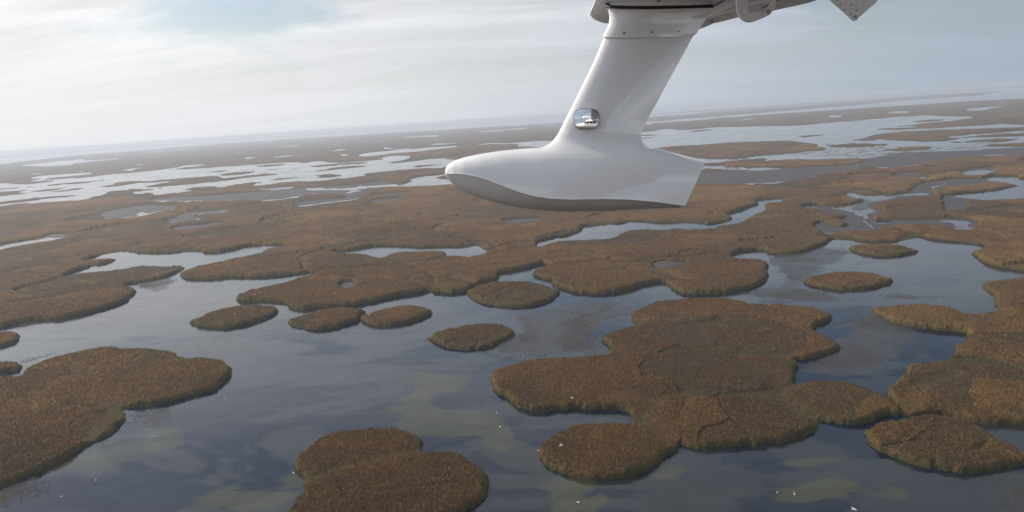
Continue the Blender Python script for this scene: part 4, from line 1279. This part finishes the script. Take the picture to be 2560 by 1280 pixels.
def bird_mesh(flying):
    V = []; F = []
    def add(v, f):
        n_ = len(V); V.extend(v); F.extend([tuple(i + n_ for i in q_) for q_ in f])
    if flying:
        path = [(-.62, 0, .02, .02, .06), (-.45, 0, 0, .06, .12), (-.15, 0, 0, .13, .17), (.15, 0, 0, .13, .15), (.38, 0, .02, .06, .06), (.7, 0, .03, .035, .035), (.95, 0, .04, .035, .035), (1.03, 0, .04, .05, .045), (1.12, 0, .035, .03, .03), (1.2, 0, .02, .01, .012)]
    else:
        path = [(-.68, 0, .24, .02, .05), (-.5, 0, .16, .08, .13), (-.2, 0, .13, .17, .22), (.1, 0, .12, .17, .21), (.32, 0, .15, .11, .12), (.42, 0, .3, .055, .055), (.38, 0, .46, .04, .04), (.36, 0, .6, .037, .037), (.42, 0, .7, .04, .04), (.5, 0, .72, .052, .045), (.58, 0, .69, .035, .03), (.64, 0, .66, .01, .01)]
    rs = []
    for i, p in enumerate(path):
        a_ = path[max(i - 1, 0)]; b_ = path[min(i + 1, len(path) - 1)]
        rs.append(ring3(p[:3], (b_[0] - a_[0], 0, b_[2] - a_[2]), p[3], p[4]))
    add(*loft(rs))
    for s in (-1, 1):
        if flying:
            wr = []
            for y_, xf, xb, z_ in ((.1, .22, -.2, .04), (.45, .3, -.14, .16), (.8, .2, -.14, .2), (1.15, -.02, -.16, .17)):
                wr.append([(xf, s * y_, z_), ((xf + xb) / 2, s * y_, z_ + .03), (xb, s * y_, z_), ((xf + xb) / 2, s * y_, z_ - .012)])
            add(*loft(wr))
        else:
            wr = []
            for x_, z_, h_ in ((.2, .17, .05), (.0, .22, .13), (-.3, .25, .13), (-.6, .27, .07), (-.78, .27, .01)):
                w_ = .2 if x_ > -.5 else .08
                wr.append([(x_, s * (w_ - .07), z_ + h_ * .6), (x_, s * w_, z_), (x_, s * (w_ - .05), z_ - h_ * .8), (x_, s * (w_ - .11), z_)])
            add(*loft(wr))
    me = bpy.data.meshes.new('white_bird')
    me.from_pydata(V, [], F); me.materials.append(m_bird); me.materials.append(m_beak)
    xm = max(v[0] for v in V)
    for pl_ in me.polygons:
        pl_.use_smooth = True
        if pl_.center[0] > xm - .1: pl_.material_index = 1
    return me


MB, MF = bird_mesh(False), bird_mesh(True)
BIRDS = [((1242, 1033), 0, 'white bird swimming off the left end of the great many-lobed island'),
         ((1298, 1018), 0, 'white bird on the water hard against the green left shore of the great island'),
         ((1430, 995), 5, 'white bird flying over the left lobe of the great many-lobed island'),
         ((1402, 1113), 5, 'white bird flying over the lower lobe of the great many-lobed island'),
         ((1345, 1127), 0, 'white bird on the water at the left tip of the lower lobe'),
         ((2135, 1273), 9, 'largest white bird, flying low over dark water at the bottom right'),
         ((1943, 1232), 0, 'white bird swimming alone in dark water below the great island'),
         ((1986, 1236), 0, 'small white bird swimming right of the lone one below the great island'),
         ((1250, 1068), 0, 'white bird floating on the olive algae left of the cove'),
         ((561, 997), 0, 'white bird on the water just right of the largest left island'),
         ((240, 1201), 0, 'white bird swimming in the open water of the bottom left corner'),
         ((153, 1243), 0, 'white bird nearest the stubble in the bottom left corner'),
         ((734, 1183), 0, 'white bird beside the left notch of the two-lobed bottom island'),
         ((381, 1093), 0, 'white bird in open water between the two big left-hand islands'),
         ((608, 745), 4, 'white bird over the tip of the marsh above the dark oval island'),
         ((636, 737), 4, 'white bird flying right of its neighbour over the marsh tip'),
         ((837, 733), 4, 'white bird over the marsh above the middle oval island'),
         ((587, 784), 4, 'white bird over the upper part of the dark oval island'),
         ((922, 787), 4, 'white bird over the orange brown oval island'),
         ((1446, 1257), 0, 'white bird on the algae at the middle of the bottom edge')]
rngb = random.Random(4)
for (bx, by), z_, lab in BIRDS:
    g_ = ground(np.array([[bx, by]], float), z_)[0]
    o_ = bpy.data.objects.new('white_bird', MF if z_ else MB)
    COL.objects.link(o_)
    o_.location = (g_[0], g_[1], z_)
    o_.rotation_euler = (0, 0, rngb.uniform(0, 6.28))
    s_ = .68 * rngb.uniform(.9, 1.1) * (1.15 if z_ == 9 else 1)
    o_.scale = (s_, s_, s_)
    tag(o_, lab, 'bird', 'white birds scattered over the lagoon')

# ------------------------------------------------------------------ haze
bm = bmesh.new()
bmesh.ops.create_cube(bm, size=1)
me = bpy.data.meshes.new('haze'); bm.to_mesh(me); bm.free()
hz = link('haze', me)
hz.scale = (160000, 160000, 110)
hz.location = (0, 0, 53)
m = bpy.data.materials.new('haze'); m.use_nodes = True
t = NT(m.node_tree); m.node_tree.nodes.clear()
pv = t.n('ShaderNodeVolumePrincipled')
pv.inputs['Color'].default_value = (.72, .79, .90, 1)
pv.inputs['Density'].default_value = 0.00013
pv.inputs['Anisotropy'].default_value = 0.3
oo = t.n('ShaderNodeOutputMaterial')
m.node_tree.links.new(pv.outputs[0], oo.inputs['Volume'])
me.materials.append(m)
tag(hz, kind='stuff')
